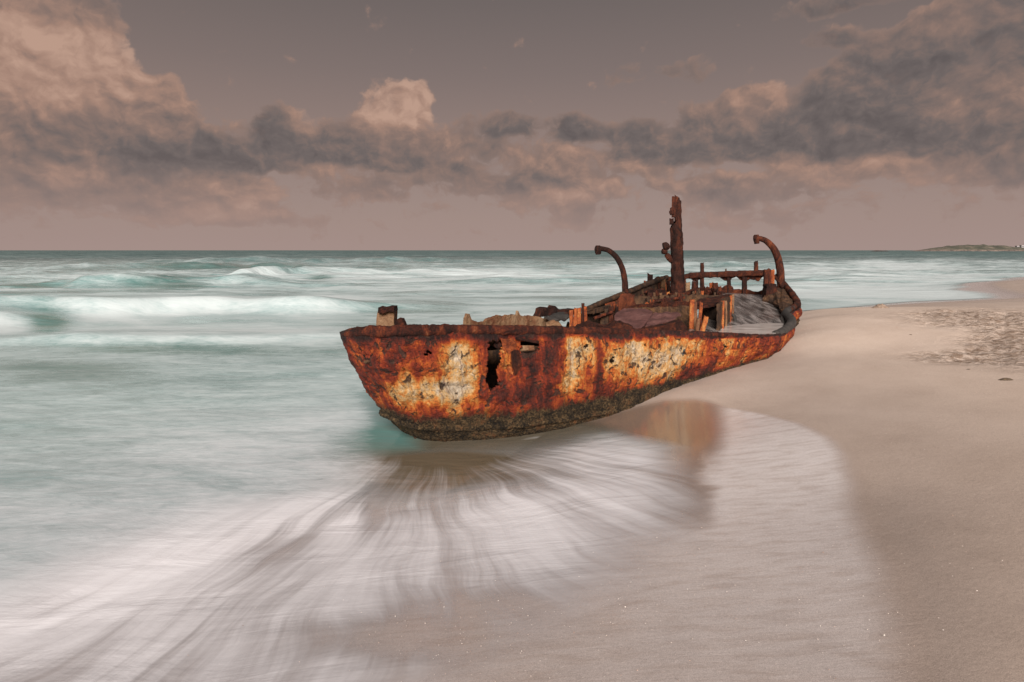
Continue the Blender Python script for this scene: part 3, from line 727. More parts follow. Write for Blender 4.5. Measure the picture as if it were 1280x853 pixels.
def build_near_side():
    d = np.gradient(rim, axis=0)
    out = np.stack([d[:, 1], -d[:, 0], d[:, 2] * 0], -1)
    out /= np.linalg.norm(out, axis=1)[:, None] + 1e-9
    V, t_ = side_grid(rim, stk, foot, out=out)
    u = np.concatenate([[0], np.cumsum(np.linalg.norm(np.diff(rim, axis=0), axis=1))])
    U, T = np.meshgrid(u, t_, indexing='ij')
    px, py = proj(V[..., 0], V[..., 1], V[..., 2])
    x, y, z = V[..., 0], V[..., 1], V[..., 2]
    fade = smooth(0, .12, U)
    # dents between the frames, bulges, flaked crust
    dsp = fbm(x * 1.6, y * 1.6, z * 1.6, 3) * .07 + fbm(x * 7, y * 7, z * 7, 4, .6) * .055 * smooth(0, .1, T)
    crust = smooth(-.03, .05, fbm(x * 3.1, y * 3.1, z * 3.1, 5, .62)) + smooth(.02, .07, fbm(x * 6 + 9, y * 6, z * 6, 5, .62)) * .7
    dsp += (crust - .6) * .022 * smooth(.04, .12, T)
    dsp += -.012 * np.cos(U / .52 * 2 * np.pi) * smooth(.05, .3, T) * smooth(.9, .6, T)
    for tl, hgt in ((.30, .012), (.56, .012)):
        dsp += hgt * smooth(.012, -.012, T - tl - .012 * fbm(U * .8, U * 0, tl * 9))
    for ub in (.95, 2.05, 3.1, 4.2, 5.3):
        dsp -= .014 * np.exp(-((U - ub - .03 * fbm(T * 6, T * 0, ub)) / .014) ** 2) * smooth(.1, .2, T)
    # the rubbing ridge low on the hull and crusted growth below
    dsp += .05 * np.exp(-((T - .79) / .016) ** 2) * smooth(4.6, 3.4, U)
    dsp += np.abs(fbm(x * 16, y * 16, z * 16, 3, .6)) * .05 * smooth(.68, .82, T + fbm(x * 3, y * 3, z * 3) * .3)
    # ragged lower lip of the rusted-through opening
    dsp += -.05 * np.exp(-(((px - 636) / 26) ** 2 + ((py - 452) / 38) ** 2) ** 1.5)
    V = V + out[:, None, :] * (dsp * fade)[..., None]
    fpx = .25 * (px[:-1, :-1] + px[1:, :-1] + px[1:, 1:] + px[:-1, 1:])
    fpy = .25 * (py[:-1, :-1] + py[1:, :-1] + py[1:, 1:] + py[:-1, 1:])
    jx = fpx + (vnoise(fpx * .35, fpy * .35, 1.) - .5) * 5; jy = fpy + (vnoise(fpx * .35, fpy * .35, 7.) - .5) * 5
    hole = in_poly(jx, jy, [(609, 426), (628, 425), (627, 440), (625, 455), (623, 470), (624, 483), (611, 488), (605, 474), (607, 445)])
    hole |= in_poly(jx, jy, [(649, 424), (672, 428), (674, 436), (660, 443), (652, 440)])
    hole |= in_poly(jx, jy, [(636, 462), (641, 452), (644, 466), (639, 470)])
    for hx, hy, hr in [(533, 441, 3.0), (762, 449, 3.2), (854, 441, 2.6), (730, 434, 2.0), (802, 430, 2.2), (905, 432, 2.0)]:
        hole |= ((jx - hx) / hr) ** 2 + ((jy - hy) / (hr * 1.5)) ** 2 < 1
    o = grid_obj('hull_side_plating', V, R_HULL, wreck, drop=hole)
    tone = np.zeros_like(px)
    def bl(cx, cy, rx, ry, k): return k * np.exp(-((((px - cx) / rx) ** 2 + ((py - cy) / ry) ** 2)) ** 1.4)
    for a in [(470, 450, 45, 45, -.10), (520, 440, 35, 30, -.10), (480, 470, 15, 40, .08), (574, 458, 24, 46, .34), (540, 490, 55, 18, .30), (505, 475, 12, 25, .16), (595, 470, 12, 30, .12), (660, 460, 40, 40, -.16), (636, 450, 10, 30, .10),
              (700, 455, 18, 30, .12), (722, 440, 24, 28, .32), (712, 480, 18, 18, .20), (745, 460, 8, 40, -.10), (775, 450, 25, 30, .25), (800, 455, 30, 25, .22), (840, 445, 42, 28, .28), (792, 425, 12, 10, .15), (866, 470, 26, 14, -.22), (900, 440, 30, 24, .10), (935, 437, 30, 16, .05), (960, 440, 20, 20, -.05), (690, 430, 12, 30, -.14), (655, 495, 60, 14, -.10), (450, 480, 16, 30, .05)]:
        tone = tone + bl(*a)
    tone -= .36 * smooth(.115, .05, T + fbm(U * 2.2, U * 0, 3.0) * .10)             # rim wale, dark scale
    tone += .06 - .09 * crust
    growth = smooth(.51, .84, T) * .95
    low = np.interp(U, [0, .35, 1.0, 2.2, 3.0, 4.0, 4.8, 5.4, 9], [-.05, .02, -.10, -.04, .10, .30, .26, -.25, -.35])
    growth = growth + low * smooth(.35, .7, T)
    growth = np.maximum(growth, smooth(.42, .75, T) * .85 * smooth(.55, .15, U))
    for n, a in (('hull_u', U), ('hull_v', T), ('tone', tone), ('growth', growth)):
        set_attr(o, n, a)
    s = o.modifiers.new('thickness', 'SOLIDIFY'); s.thickness = .022; s.offset = -1
    return o
build_near_side()

FAR = [  # far rail, from the stem aft; the forward part is wasted away low
    (-1.70, 5.98, 1.34), (-1.50, 6.55, 1.17), (-1.05, 7.5, 1.0), (-.30, 8.55, .86), (.45, 9.45, .80), (.95, 10.0, .92), (1.36, 10.45, 1.16), (2.3, 11.7, 1.37), (3.2, 13.1, 1.52), (3.92, 14.35, 1.59)]
def build_far_side():
    r = catmull(FAR, 300)
    n = len(r)
    k = np.linspace(0, 1, n)
    d = np.gradient(r, axis=0)
    out = np.stack([-d[:, 1], d[:, 0], d[:, 2] * 0], -1)
    out /= np.linalg.norm(out, axis=1)[:, None] + 1e-9
    jag = (vnoise(k * 60, 0, 0) - .5) * .16 * smooth(.70, .55, k) * smooth(.0, .06, k)
    r = r + np.stack([0 * jag, 0 * jag, jag], -1)
    f = r - out * .34
    f[:, 2] = -.1
    s_ = r * .25 + f * .75 + out * .08
    q = 40                                       # the bow: run straight from the stem into the side
    for arr, stem in ((r, rim[0]), (s_, stk[0]), (f, foot[0])):
        w_ = np.linspace(0, 1, q)[:, None]
        arr[:q] = (stem + np.array([.06, .09, 0]) * (1 if arr is not f else 5.0)) * (1 - w_) + arr[q] * w_
    out = out * smooth(0, .3, k)[:, None]
    V, t_ = side_grid(r, s_, f, nt=50, out=out)
    x, y, z = V[..., 0], V[..., 1], V[..., 2]
    V = V + out[:, None, :] * ((fbm(x * 4, y * 4, z * 4, 4) * .07) * smooth(0, .05, k)[:, None])[..., None]
    o = grid_obj('far_side_plating', V, R_OLIVE, wreck)
    s = o.modifiers.new('thickness', 'SOLIDIFY'); s.thickness = .02; s.offset = 0
build_far_side()

def tube(name, pts, radii, mat, parent=wreck, seg=12, n=None, rough=.12, squash=1.0, seed=0.0, cap=True):
    n = n or max(8, len(pts) * 6)
    c = catmull([tuple(p) for p in pts], n)
    r = np.interp(np.linspace(0, 1, n), np.linspace(0, 1, len(radii)), radii)
    d = np.gradient(c, axis=0)
    d /= np.linalg.norm(d, axis=1)[:, None] + 1e-9
    up = np.array([0, 0, 1.0])
    if abs(d[n // 2] @ up) > .8: up = np.array([0, 1.0, 0])
    a = np.cross(d, up); a /= np.linalg.norm(a, axis=1)[:, None] + 1e-9
    b = np.cross(a, d)
    th = np.linspace(0, 2 * np.pi, seg, endpoint=False)
    dirv = a[:, None, :] * np.cos(th)[None, :, None] + b[:, None, :] * (np.sin(th) * squash)[None, :, None]
    V = c[:, None, :] + dirv * r[:, None, None]
    s = 1.0 / max(r.mean(), .01)
    nz = fbm(V[..., 0] * s * .8 + seed, V[..., 1] * s * .8, V[..., 2] * s * .8, 3, .6)
    V = c[:, None, :] + dirv * (r[:, None] * (1 + nz * rough * 4))[..., None]
    if cap:
        V = np.concatenate([np.repeat(c[:1, None, :], seg, 1), V, np.repeat(c[-1:, None, :], seg, 1)])
    return grid_obj(name, V, mat, parent, wrap=True)

def bar(name, p0, p1, w0, w1, depth, mat, parent=wreck, rough=.25, seed=0.0, side=None):
    """ragged steel section between two points: w across the view, depth along it"""
    p0, p1 = np.array(p0), np.array(p1)
    ax = p1 - p0; L = np.linalg.norm(ax); ax /= L
    v = np.array([.25, 1.0, 0]) if side is None else np.array(side, float)
    b = v - ax * (v @ ax); b /= np.linalg.norm(b)
    a = np.cross(b, ax)
    n = max(5, int(L / .03))
    k = np.linspace(0, 1, n)
    sq = [(-1, -1), (-.35, -1), (.35, -1), (1, -1), (1, 0), (1, 1), (.35, 1), (-.35, 1), (-1, 1), (-1, 0)]
    V = np.zeros((n + 2, len(sq), 3))
    for j, (s, q) in enumerate(sq):
        w = (w0 * (1 - k) + w1 * k) / 2
        er = 1 + rough * 3 * fbm(k * L * 14 + seed, j * .9 + seed * 3, 0, 3, .6)
        V[1:-1, j] = p0 + ax * (k * L)[:, None] + a * (s * w * er)[:, None] + b * (q * depth / 2 * er)[:, None]
    top = (vnoise(np.arange(len(sq)) * .7 + seed, seed) - .5) * w1 * .9
    V[-2] += ax * top[:, None]
    V[0] = V[1].mean(0); V[-1] = V[-2].mean(0)
    return grid_obj(name, V, mat, parent, wrap=True)

def plate(name, poly, depth, mat, thick=.03, parent=wreck, jag=.75, relief=.02, step=.05, lean=0.0):
    """torn sheet: outline in photo pixels, standing at its own distance; depth = number, (left, right) or one per corner"""
    xs = [p[0] for p in poly]; ys = [p[1] for p in poly]
    x0, x1, yb = min(xs), max(xs), max(ys)
    pts = []
    n = len(poly)
    for i in range(n):
        (ax, ay), (bx, by) = poly[i], poly[(i + 1) % n]
        def dep(j, x):
            if isinstance(depth, (int, float)): return depth
            if len(depth) == 2: return depth[0] + (depth[1] - depth[0]) * (x - x0) / max(1, x1 - x0)
            return depth[j % n]
        m_ = max(1, int(math.hypot(bx - ax, by - ay) / 1.5))
        for q in range(m_):
            f = q / m_
            dd = dep(i, ax) * (1 - f) + dep(i + 1, bx) * f
            ph = len(pts) * .41 + x0
            jx, jy = ((float(vnoise(ph, 3.3, yb)) - .5) * 2.6 * jag, (float(vnoise(ph, 9.1, yb) + .5 * vnoise(ph * 2.3, 1.7, yb)) - .75) * 2.6 * jag) if q else (0, 0)
            X, Yp = ax + (bx - ax) * f + jx, ay + (by - ay) * f + jy
            pts.append(P(X, Yp, dd + lean * (yb - Yp)))
    bm = bmesh.new()
    f = bm.faces.new([bm.verts.new(p) for p in pts])
    bm.normal_update()
    nrm = f.normal.copy()
    bmesh.ops.triangulate(bm, faces=bm.faces[:], ngon_method='EAR_CLIP')
    for _ in range(3):
        ed = [e for e in bm.edges if e.calc_length() > step]
        if not ed: break
        bmesh.ops.subdivide_edges(bm, edges=ed, cuts=1)
        bmesh.ops.triangulate(bm, faces=[f for f in bm.faces if len(f.verts) > 3])
    co = np.array([v.co for v in bm.verts])
    dz = fbm(co[:, 0] * 5, co[:, 1] * 5, co[:, 2] * 5, 4, .55) * relief * 4
    for v, k in zip(bm.verts, dz): v.co += nrm * float(k + thick / 2)
    ex = bmesh.ops.extrude_face_region(bm, geom=bm.faces[:])
    nv = [g for g in ex['geom'] if isinstance(g, bmesh.types.BMVert)]
    co = np.array([v.co for v in nv])
    dz = fbm(co[:, 0] * 5 + 7, co[:, 1] * 5, co[:, 2] * 5, 3, .5) * min(relief * 2, thick * .5)
    for v, k in zip(nv, dz): v.co -= nrm * float(thick + k)
    bmesh.ops.recalc_face_normals(bm, faces=bm.faces[:])
    me = bpy.data.meshes.new(name)
    bm.to_mesh(me); bm.free()
    me.materials.append(mat)
    o = bpy.data.objects.new(name, me)
    col.objects.link(o); o.parent = parent
    return o

def lump(name, poly, depth, back, mat, parent=wreck, jag=.65, relief=.02):
    """torn block: like plate, but `back` metres deep"""
    return plate(name, poly, depth, mat, thick=back, parent=parent, jag=jag, relief=relief)

def stump(name, x, ytop, ybot, wpx, Y, mat, depth=None, parent=wreck, lean=0, seed=None):
    w = wpx * Y / F_PX
    sd_ = random.uniform(0, 50) if seed is None else seed
    return bar(name, P(x, ybot, Y), P(x + lean, ytop, Y), w, w * .92, depth or w, mat, parent, .12, sd_)

# --- gunwale, stern rail and pads
k = rim[:418]
g = k[::6] + np.array([0, -.015, -.035])
tube('gunwale', g, [.018, .05, .06, .06, .058, .055, .052, .05, .046, .042, .038, .034], R_RIM, n=620, rough=.17, seg=16)
tube('stern_rail', [P(968, 417.5, 9.35), P(976, 415.5, 9.55), P(985, 410, 10.0), P(989.5, 403, 10.3), P(987, 397, 10.6), P(982, 393, 10.85), P(984, 389, 11.1), P(990, 385.5, 11.45)], [.05, .07, .08, .08, .072, .065, .06], R_GREY, n=110, rough=.06, seg=14)
tube('stern_rail', [P(986, 388, 11.2), P(994, 383, 11.7), P(997, 380, 11.8), P(992, 370, 12.2), P(984, 360, 12.7), P(977, 352, 13.0), P(970, 345, 13.2)], [.06, .065, .07, .065, .06, .06], R_DARK, n=90, rough=.10, seg=12)
tube('mooring_knob', [P(992, 382, 11.65), P(1001, 382.5, 11.6)], [.075, .06], R_DARK, n=12)
tube('rail_bracket', [P(980, 391, 10.9), P(978, 399, 10.8), P(979, 404, 10.6)], [.04, .045, .03], R_GREY, n=20)
r_far = catmull(FAR, 300)
tube('far_rail', [tuple(p) for p in r_far[198:300:8]] , [.05, .055, .06, .06], R_OLIVE, n=160, rough=.12)

# --- decks
def build_decks():
    n = 120
    near = rim[np.linspace(140, 475, n).astype(int)]
    far = catmull(FAR, n)
    kk = np.linspace(0, 1, n)
    m_ = 40
    V = np.zeros((n, m_, 3))
    for j in range(m_):
        f = .06 + .84 * j / (m_ - 1)
        V[:, j] = near * (1 - f) + far * f
        zn = np.interp(kk, [0, .15, .3, .5, .75, 1], [1.30, 1.26, 1.22, .80, .70, .74])
        zf = np.interp(kk, [0, .15, .3, .5, .75, 1], [1.05, .92, .80, .72, .90, 1.12])
        V[:, j, 2] = zn * (1 - f) + zf * f
    V[..., 2] += fbm(V[..., 0] * 4, V[..., 1] * 4, 0, 3) * .05
    o = grid_obj('foredeck_light_block', V[:62], R_OLIVE, wreck)  # unseen sheet, added so the hull's inside stays dark behind the openings
    s = o.modifiers.new('thickness', 'SOLIDIFY'); s.thickness = .03
build_decks()

def wet_deck_mat():
    mt, t, b = material('wet_deck')
    pos = t.new('ShaderNodeNewGeometry').outputs['Position']
    q = t.vm('MULTIPLY', pos, (3.4, 0.8, 0.8))
    n1 = t.noise(q, 2.6, 4.0, .55, .6)
    n2 = t.noise(pos, 30.0, 4.0, .7)
    c = t.ramp(n1, [(.34, (.04, .034, .031)), (.46, (.095, .082, .076)), (.58, (.19, .165, .155)), (.74, (.32, .28, .265))])
    t.put(b.inputs['Base Color'], c)
    t.put(b.inputs['Roughness'], t.mr(n2, .3, .7, .15, .32))
    t.put(b.inputs['Normal'], t.bump(t.m('ADD', n1, t.m('MULTIPLY', n2, .15)), .3, .03))
    return mt
M_DECK = wet_deck_mat()
def build_aft_deck():
    A = [P(905, 420, 8.6), P(940, 424, 9.1), P(968, 421, 9.6), P(982, 411, 10.3), P(981, 399, 10.8), P(988, 390, 11.5), P(983, 377, 12.3), P(972, 369, 12.9)]
    B = [P(850, 420, 8.6), P(862, 412, 9.4), P(872, 404, 10.2), P(885, 396, 10.9), P(896, 388, 11.6), P(906, 379, 12.3), P(905, 371, 13.0), P(900, 366, 13.7)]
    a = catmull([tuple(p) for p in A], 70); b = catmull([tuple(p) for p in B], 70)
    f = np.linspace(0, 1, 40)[None, :, None]
    V = a[:, None, :] * (1 - f) + b[:, None, :] * f
    V[..., 2] += fbm(V[..., 0] * 6, V[..., 1] * 2.5, 0, 3, .5) * .03
    o = grid_obj('aft_deck', V, M_DECK, wreck)
    s = o.modifiers.new('thickness', 'SOLIDIFY'); s.thickness = .04; s.offset = -1
build_aft_deck()

# --- bow fittings
bt = lump('mooring_bitt', [(473, 408), (473, 398), (474, 391), (475.5, 384), (480, 385), (486, 383.5), (494, 383.5), (495, 390), (494.5, 400), (495, 408)], 6.75, .20, R_OCHRE, jag=.12, relief=.005)
lump('bitt_cap', [(475, 390), (475.5, 383.5), (481, 384.6), (487, 383), (494.5, 383), (495, 389), (488, 388.3), (481, 391)], 6.70, .22, R_DARK, parent=bt, jag=.12, relief=.006)
lump('bow_bracket', [(494, 409), (495.5, 400), (499, 397.8), (504, 398.5), (506, 403), (508, 409)], 6.68, .14, R_DARK, jag=.15, relief=.01)
plate('bow_ledge', [(506, 411), (507, 407), (520, 406.6), (544, 407.6), (545, 411)], (6.62, 6.75), R_DARK, .10)

# --- torn opening in the near side
def hullpt(px, py, off=0.0):
    i = int(np.argmin(np.abs(proj(rim[:, 0], rim[:, 1], rim[:, 2])[0] - px)))
    t_ = (py - 409) / 140
    Yd = rim[i, 1] * (1 - t_) + foot[i, 1] * t_
    return P(px, py, Yd + off)
def hplate(name, poly, off, mat, thick=.02, **kw):
    return plate(name, poly, [hullpt(x, y, o).y for (x, y), o in zip(poly, off)], mat, thick, **kw)
hplate('torn_plate', [(626, 424), (640, 423), (646, 430), (644, 446), (648, 460), (642, 474), (634, 482), (628, 486), (626, 470), (628, 452), (630, 440)], [-.09, -.10, -.10, -.07, -.12, -.13, -.10, -.03, .02, -.01, -.05], R_ORANGE, .025, jag=1.0)
hplate('torn_plate', [(640, 440), (648, 438), (652, 450), (649, 462), (643, 470), (640, 455)], [-.14, -.11, -.09, -.13, -.15, -.16], R_DARK, .03)
tube('frame_knob', [hullpt(621, 430, .02), hullpt(625, 434, -.06)], [.045, .035], R_DARK, n=10, rough=.15)
bar('loose_bar', hullpt(645, 423, -.08), hullpt(673, 428, -.09), .028, .028, .03, R_DARK, rough=.1)
bar('loose_bar', hullpt(650, 436, -.02), hullpt(667, 435, -.05), .07, .06, .03, R_OCHRE, rough=.12)
tube('torn_lip', [hullpt(606, 484, -.05), hullpt(614, 489, -.08), hullpt(622, 488, -.08), hullpt(631, 484, -.08), hullpt(645, 474, -.07), hullpt(653, 466, -.05)], [.015, .03, .035, .03, .025, .015], R_DARK, n=60, rough=.3)

# --- wasted far bulwark seen over the gunwale
lump('torn_bulwark', [(581, 414), (580, 398), (582.5, 392), (585.5, 392.5), (587.5, 400), (596, 403), (603, 402), (611, 398), (619, 395), (630, 395), (637, 393.5), (645, 395), (646.5, 388.5), (649.5, 394), (660, 395), (672, 396), (683, 398), (690, 401), (697, 408), (699, 415), (640, 416)], (8.0, 9.7), .05, R_OCHRE, jag=.9, relief=.018)
lump('rust_seam', [(634, 414), (633, 402), (636, 394.5), (641, 393), (645, 395.5), (643, 404), (641, 414)], (8.86, 9.0), .08, R_DARK, jag=.3)
lump('torn_block', [(670, 396), (673, 386), (679, 384), (688, 385), (690, 382), (693, 385), (697, 388), (706, 387), (715, 386), (718, 392), (705, 395), (690, 394), (680, 395)], (9.6, 10.0), .2, R_DARK, jag=.3)
plate('bent_plate', [(680, 397), (694, 393), (712, 391), (712, 397), (704, 400), (695, 402), (688, 400)], [9.3, 9.6, 9.9, 9.6, 9.3, 9.1, 9.1], R_GREY, .03, relief=.02)
lump('torn_block', [(683, 414), (682, 404), (690, 400), (699, 403), (704, 409), (706, 414)], 9.1, .2, R_OCHRE)
for x, yt, w, m_ in [(714.5, 388, 4.5, R_ORANGE), (719, 386, 4.5, R_ORANGE), (724, 385.5, 4.5, R_ORANGE), (729.5, 379, 3.2, R_DARK), (732.5, 384, 4, R_ORANGE)]:
    stump('rib', x, yt, 414, w, 9.6, m_, depth=.09, lean=random.uniform(-1, 1.5))
lump('rust_heap', [(716, 416), (722, 408), (731, 404), (738, 402.5), (748, 406), (758, 408), (766, 404), (776, 402), (788, 406), (795, 416)], 9.0, .35, R_DARK, jag=.8, relief=.03)
plate('rail_stub', [(729, 392), (734, 388), (748, 385), (762, 381), (764, 386), (752, 389), (740, 393)], (10.2, 10.9), R_OLIVE, .08)

# --- far bulwark amidships and davit step
lump('bulwark_panel', [(757, 390), (758, 380), (770, 375), (784, 369), (800, 361), (816, 354), (830, 348), (832, 362), (815, 372), (800, 378), (785, 386)], (10.9, 14.1), .06, R_ORANGE, relief=.04)
lump('davit_step', [(766, 388), (767, 376), (769, 369), (776, 367), (788, 367), (791, 372), (793, 382), (791, 388)], 11.55, .28, R_DARK)
for x, yt, yb, w, Y, m_ in [(753, 392, 413, 6, 10.6, R_OLIVE), (758, 386, 412, 5, 10.6, R_OLIVE), (764, 384, 412, 6, 10.6, R_DARK), (771, 384, 398, 4, 11.2, R_DARK)]:
    stump('rib', x, yt, yb, w, Y, m_, depth=.08)

for x, yt, yb, w in [(789, 367, 384, 3.5), (797, 363, 380, 3.5), (805, 359, 376, 3.5), (817, 354, 370, 3), (825, 351, 366, 3)]:
    stump('rib', x, yt, yb, w, 10.9 + (x - 757) / 73 * 3.2 - .12, random.choice([R_ORANGE, R_DARK]), depth=.08)

for i in range(14):
    x = 795 + i * 8.2 + random.uniform(-2, 2)
    h_ = random.uniform(3, 9)
    stump('frame_stump', x, 372 - h_, 376, random.uniform(2, 4), 11.6 + random.uniform(-.1, .6), random.choice([R_DARK, R_DARK, R_ORANGE, R_OLIVE]), depth=.07, lean=random.uniform(-2, 2))
for x0, y0, x1, y1, Y in [(800, 366, 830, 362, 12.6), (818, 376, 856, 372, 11.3), (856, 388, 884, 383, 10.2), (742, 398, 766, 390, 10.4), (690, 398, 716, 390, 9.6), (884, 364, 906, 366, 12.6)]:
    bar('loose_bar', P(x0, y0, Y), P(x1, y1, Y + .15), .05, .045, .05, random.choice([R_DARK, R_RIM]), rough=.25, seed=x0)

for i in range(16):
    x = random.uniform(796, 908); yb_ = random.uniform(374, 388) if x < 862 else random.uniform(366, 380)
    w_, h_ = random.uniform(5, 13), random.uniform(5, 13)
    Y_ = 12.6 - (yb_ - 366) / 22 * 2.0
    n_ = 7
    top_ = [(x - w_ / 2 + w_ * q / (n_ - 1), yb_ - h_ * (.35 + .65 * random.random())) for q in range(n_)]
    plate('torn_plate', [(x - w_ / 2, yb_ + 3)] + top_ + [(x + w_ / 2, yb_ + 3)], (Y_, Y_ + random.uniform(-.3, .3)), random.choice([R_DARK, R_RIM, R_OLIVE, R_ORANGE]), .025, jag=.5, relief=.03, lean=random.uniform(-.02, .03))

# --- davits
def davit(x_shift, pts, Y, radii, tip):
    d = tube('davit', [P(x, y, Y) for x, y in pts], radii, R_DARK, n=120, rough=.035, seg=16)
    tx, ty = tip
    tube('davit_eye', [P(tx, ty - 4.5, Y), P(tx, ty, Y), P(tx + .3, ty + 7, Y)], [.045, .075, .05], R_DARK, parent=d, n=18, rough=.1)
    tube('pin', [P(tx - 2.5, ty - 1, Y - .02), P(tx + 3, ty + 1, Y - .02)], [.03, .03], R_DARK, parent=d, n=8)
    tube('flange', [P(pts[0][0], pts[0][1] - 1, Y), P(pts[0][0], pts[0][1] + 5, Y)], [.125, .15], R_DARK, parent=d, n=10, rough=.06)
    return d
davit(0, [(782, 372), (781.5, 362), (781, 352), (779, 340), (775, 329), (769, 320), (760, 313), (748, 310.5)], 11.7, [.068, .066, .062, .058, .055, .052, .048], (747.5, 311.5))
davit(0, [(976.5, 364), (976, 350), (975, 336), (972, 322), (967, 311), (959, 302.5), (952, 299), (945, 298)], 12.9, [.09, .086, .082, .076, .067, .06, .054], (945.5, 298))

# --- mast: a corroded tube torn open towards its head
def build_mast():
    Y = 12.3
    n, m_ = 140, 28
    base = np.array(P(847.5, 372, Y)); top = np.array(P(844, 245, Y))
    th = np.linspace(0, 2 * np.pi, m_, endpoint=False)
    V = np.zeros((n, m_, 3)); keep = np.zeros((n, m_), bool)
    NZ = vnoise(np.arange(m_)[None, :] * .6 + 3, np.arange(n)[:, None] * .16, 2.)
    for i in range(n):
        k = i / (n - 1)
        c = base * (1 - k) + top * k
        yp = 372 - 127 * k
        w = np.interp(yp, [245, 300, 372], [4.4, 5.3, 6.0]) * Y / F_PX
        for j in range(m_):
            q = 1 + (NZ[i, j] - .5) * .42
            V[i, j] = c + np.array([math.cos(th[j]), math.sin(th[j]), 0]) * w * q
    px = proj(V[..., 0], V[..., 1], V[..., 2])
    rel = np.cos(th)[None, :] * np.ones((n, 1))
    yy = 372 - 127 * np.linspace(0, 1, n)[:, None] * np.ones((1, m_))
    lim = np.interp(rel, [-1, -.45, -.1, .0, .15, .5, 1], [284, 275, 272, 263, 250, 246, 249])
    lim = lim + (vnoise(yy * .12, rel * 2.5, 5.) - .5) * 9
    gone = yy < lim
    # eaten-out bites between the head strip and the tube
    
    fy = gone[:-1, :] | gone[1:, :]
    drop = fy | np.roll(fy, -1, axis=1)
    drop_main = drop[:, :-1].reshape(-1); drop_wrap = drop[:, -1]
    o = grid_obj('mast', V, R_DARK, wreck, wrap=True, drop=np.concatenate([drop_main, drop_wrap]))
    s = o.modifiers.new('thickness', 'SOLIDIFY'); s.thickness = .035; s.offset = -1
    for x, y0, y1, w in [(842, 272, 247, 4.5), (840, 269, 261, 5), (838, 267, 264, 3), (839.5, 281, 274, 5), (845.5, 276, 245, 4.5)]:
        stump('torn_strip', x, y1, y0, w, Y - .06, R_DARK, depth=.07, parent=o)
    tube('cable', [P(849.5, 258, Y), P(851, 285, Y - .02), P(852, 312, Y - .02), P(852.5, 336, Y)], [.012, .009, .012], R_GREY, parent=o, n=40, seg=6, rough=.1)
    tube('cable_shackle', [P(852, 334, Y), P(852.3, 341, Y)], [.03, .022], R_DARK, parent=o, n=8)
    tube('cable_shackle', [P(850.6, 297, Y), P(851, 300, Y)], [.025, .02], R_DARK, parent=o, n=8)
    blk = tube('sheave_block', [P(829, 308.5, Y - .05), P(832, 308, Y - .05), P(836, 310, Y - .03)], [.075, .085, .05], R_DARK, parent=o, n=18, rough=.08)
    tube('sheave', [P(828, 314.5, Y - .05), P(833, 314.5, Y - .03)], [.055, .06], R_DARK, parent=blk, n=10, rough=.08)
    tube('block_arm', [P(833, 318, Y - .03), P(836, 322, Y - .02), P(840, 326, Y)], [.05, .06, .07], R_DARK, parent=o, n=14, rough=.12)
    tube('mast_collar', [P(847.5, 366, Y), P(847.6, 374, Y)], [.19, .22], R_DARK, parent=o, n=10, rough=.06)
build_mast()

# --- transom: a head beam on wasted posts, open below
tb = bar('transom_beam', P(826, 351, 14.4), P(864, 345, 14.1), .10, .11, .12, R_DARK, rough=.18, seed=2, side=(0, 1, .1))
bar('transom_beam', P(862, 344.5, 14.1), P(960, 341, 13.2), .13, .12, .13, R_DARK, rough=.14, seed=9, side=(0, 1, .1))
def tY(x): return 14.1 - (x - 862) / 98 * .9
plate('transom_web', [(853, 345), (862, 348), (868, 352), (874, 350), (880, 347), (888, 345), (898, 346), (906, 351), (912, 352), (915, 348), (920, 346), (925, 350), (933, 352), (938, 349), (944, 350), (948, 352), (953, 347), (958, 345), (958, 340), (905, 341), (862, 343)], (14.2, 13.25), R_DARK, .05, jag=.45)
for x, yt, yb, w in [(877.5, 329, 346, 4.6), (945, 327, 342, 4.6)]:
    stump('stanchion', x, yt, yb, w, tY(x) - .02, R_DARK)
for x, yt, yb, w in [(856, 346, 366, 3.0), (871, 346, 362, 3.5), (877.5, 346, 362, 5.0), (911, 343, 368, 4.5), (930.5, 343, 368, 5.5)]:
    stump('transom_post', x, yt, yb, w, tY(x), R_DARK)
stump('green_stub', 907.3, 336.3, 341.5, 1.7, tY(907), None or R_OLIVE)
plate('transom_foot_plate', [(868, 372), (868, 362), (880, 361), (884, 358), (890, 360), (900, 361), (905, 358), (909, 356), (915, 358), (917, 362), (926, 362), (932, 361), (938, 363), (946, 365), (954, 363), (962, 362), (962, 372)], (14.05, 13.15), R_DARK, .05, jag=.45)
# --- stumps left and right of the mast foot
for x, yt, yb, w, Y, m_ in [(812.5, 343.5, 361, 7, 13.5, R_DARK), (822, 347, 363, 6, 13.6, R_DARK), (829, 350, 366, 6, 13.7, R_OLIVE), (836, 352, 368, 5, 13.3, R_DARK), (808, 352, 362, 5, 13.2, R_ORANGE),
                         (860, 354, 370, 5.5, 13.2, R_OCHRE), (868, 353, 370, 7, 13.3, R_DARK), (889, 353.5, 369, 4.5, 13.0, R_ORANGE), (894.5, 355, 369, 6, 12.9, R_DARK), (900, 359, 369, 4, 12.9, R_DARK), (841, 347, 362, 3, 14.0, R_DARK)]:
    stump('frame_stump', x, yt, yb, w, Y, m_, lean=random.uniform(-1, 1))
lump('winch_remains', [(806, 372), (808, 364), (816, 361), (826, 362), (833, 364), (836, 372)], 12.7, .3, R_DARK, relief=.05)
lump('winch_remains', [(852, 372), (855, 366), (866, 362), (878, 360), (886, 361), (889, 364), (892, 372)], 12.9, .3, R_DARK, relief=.05)

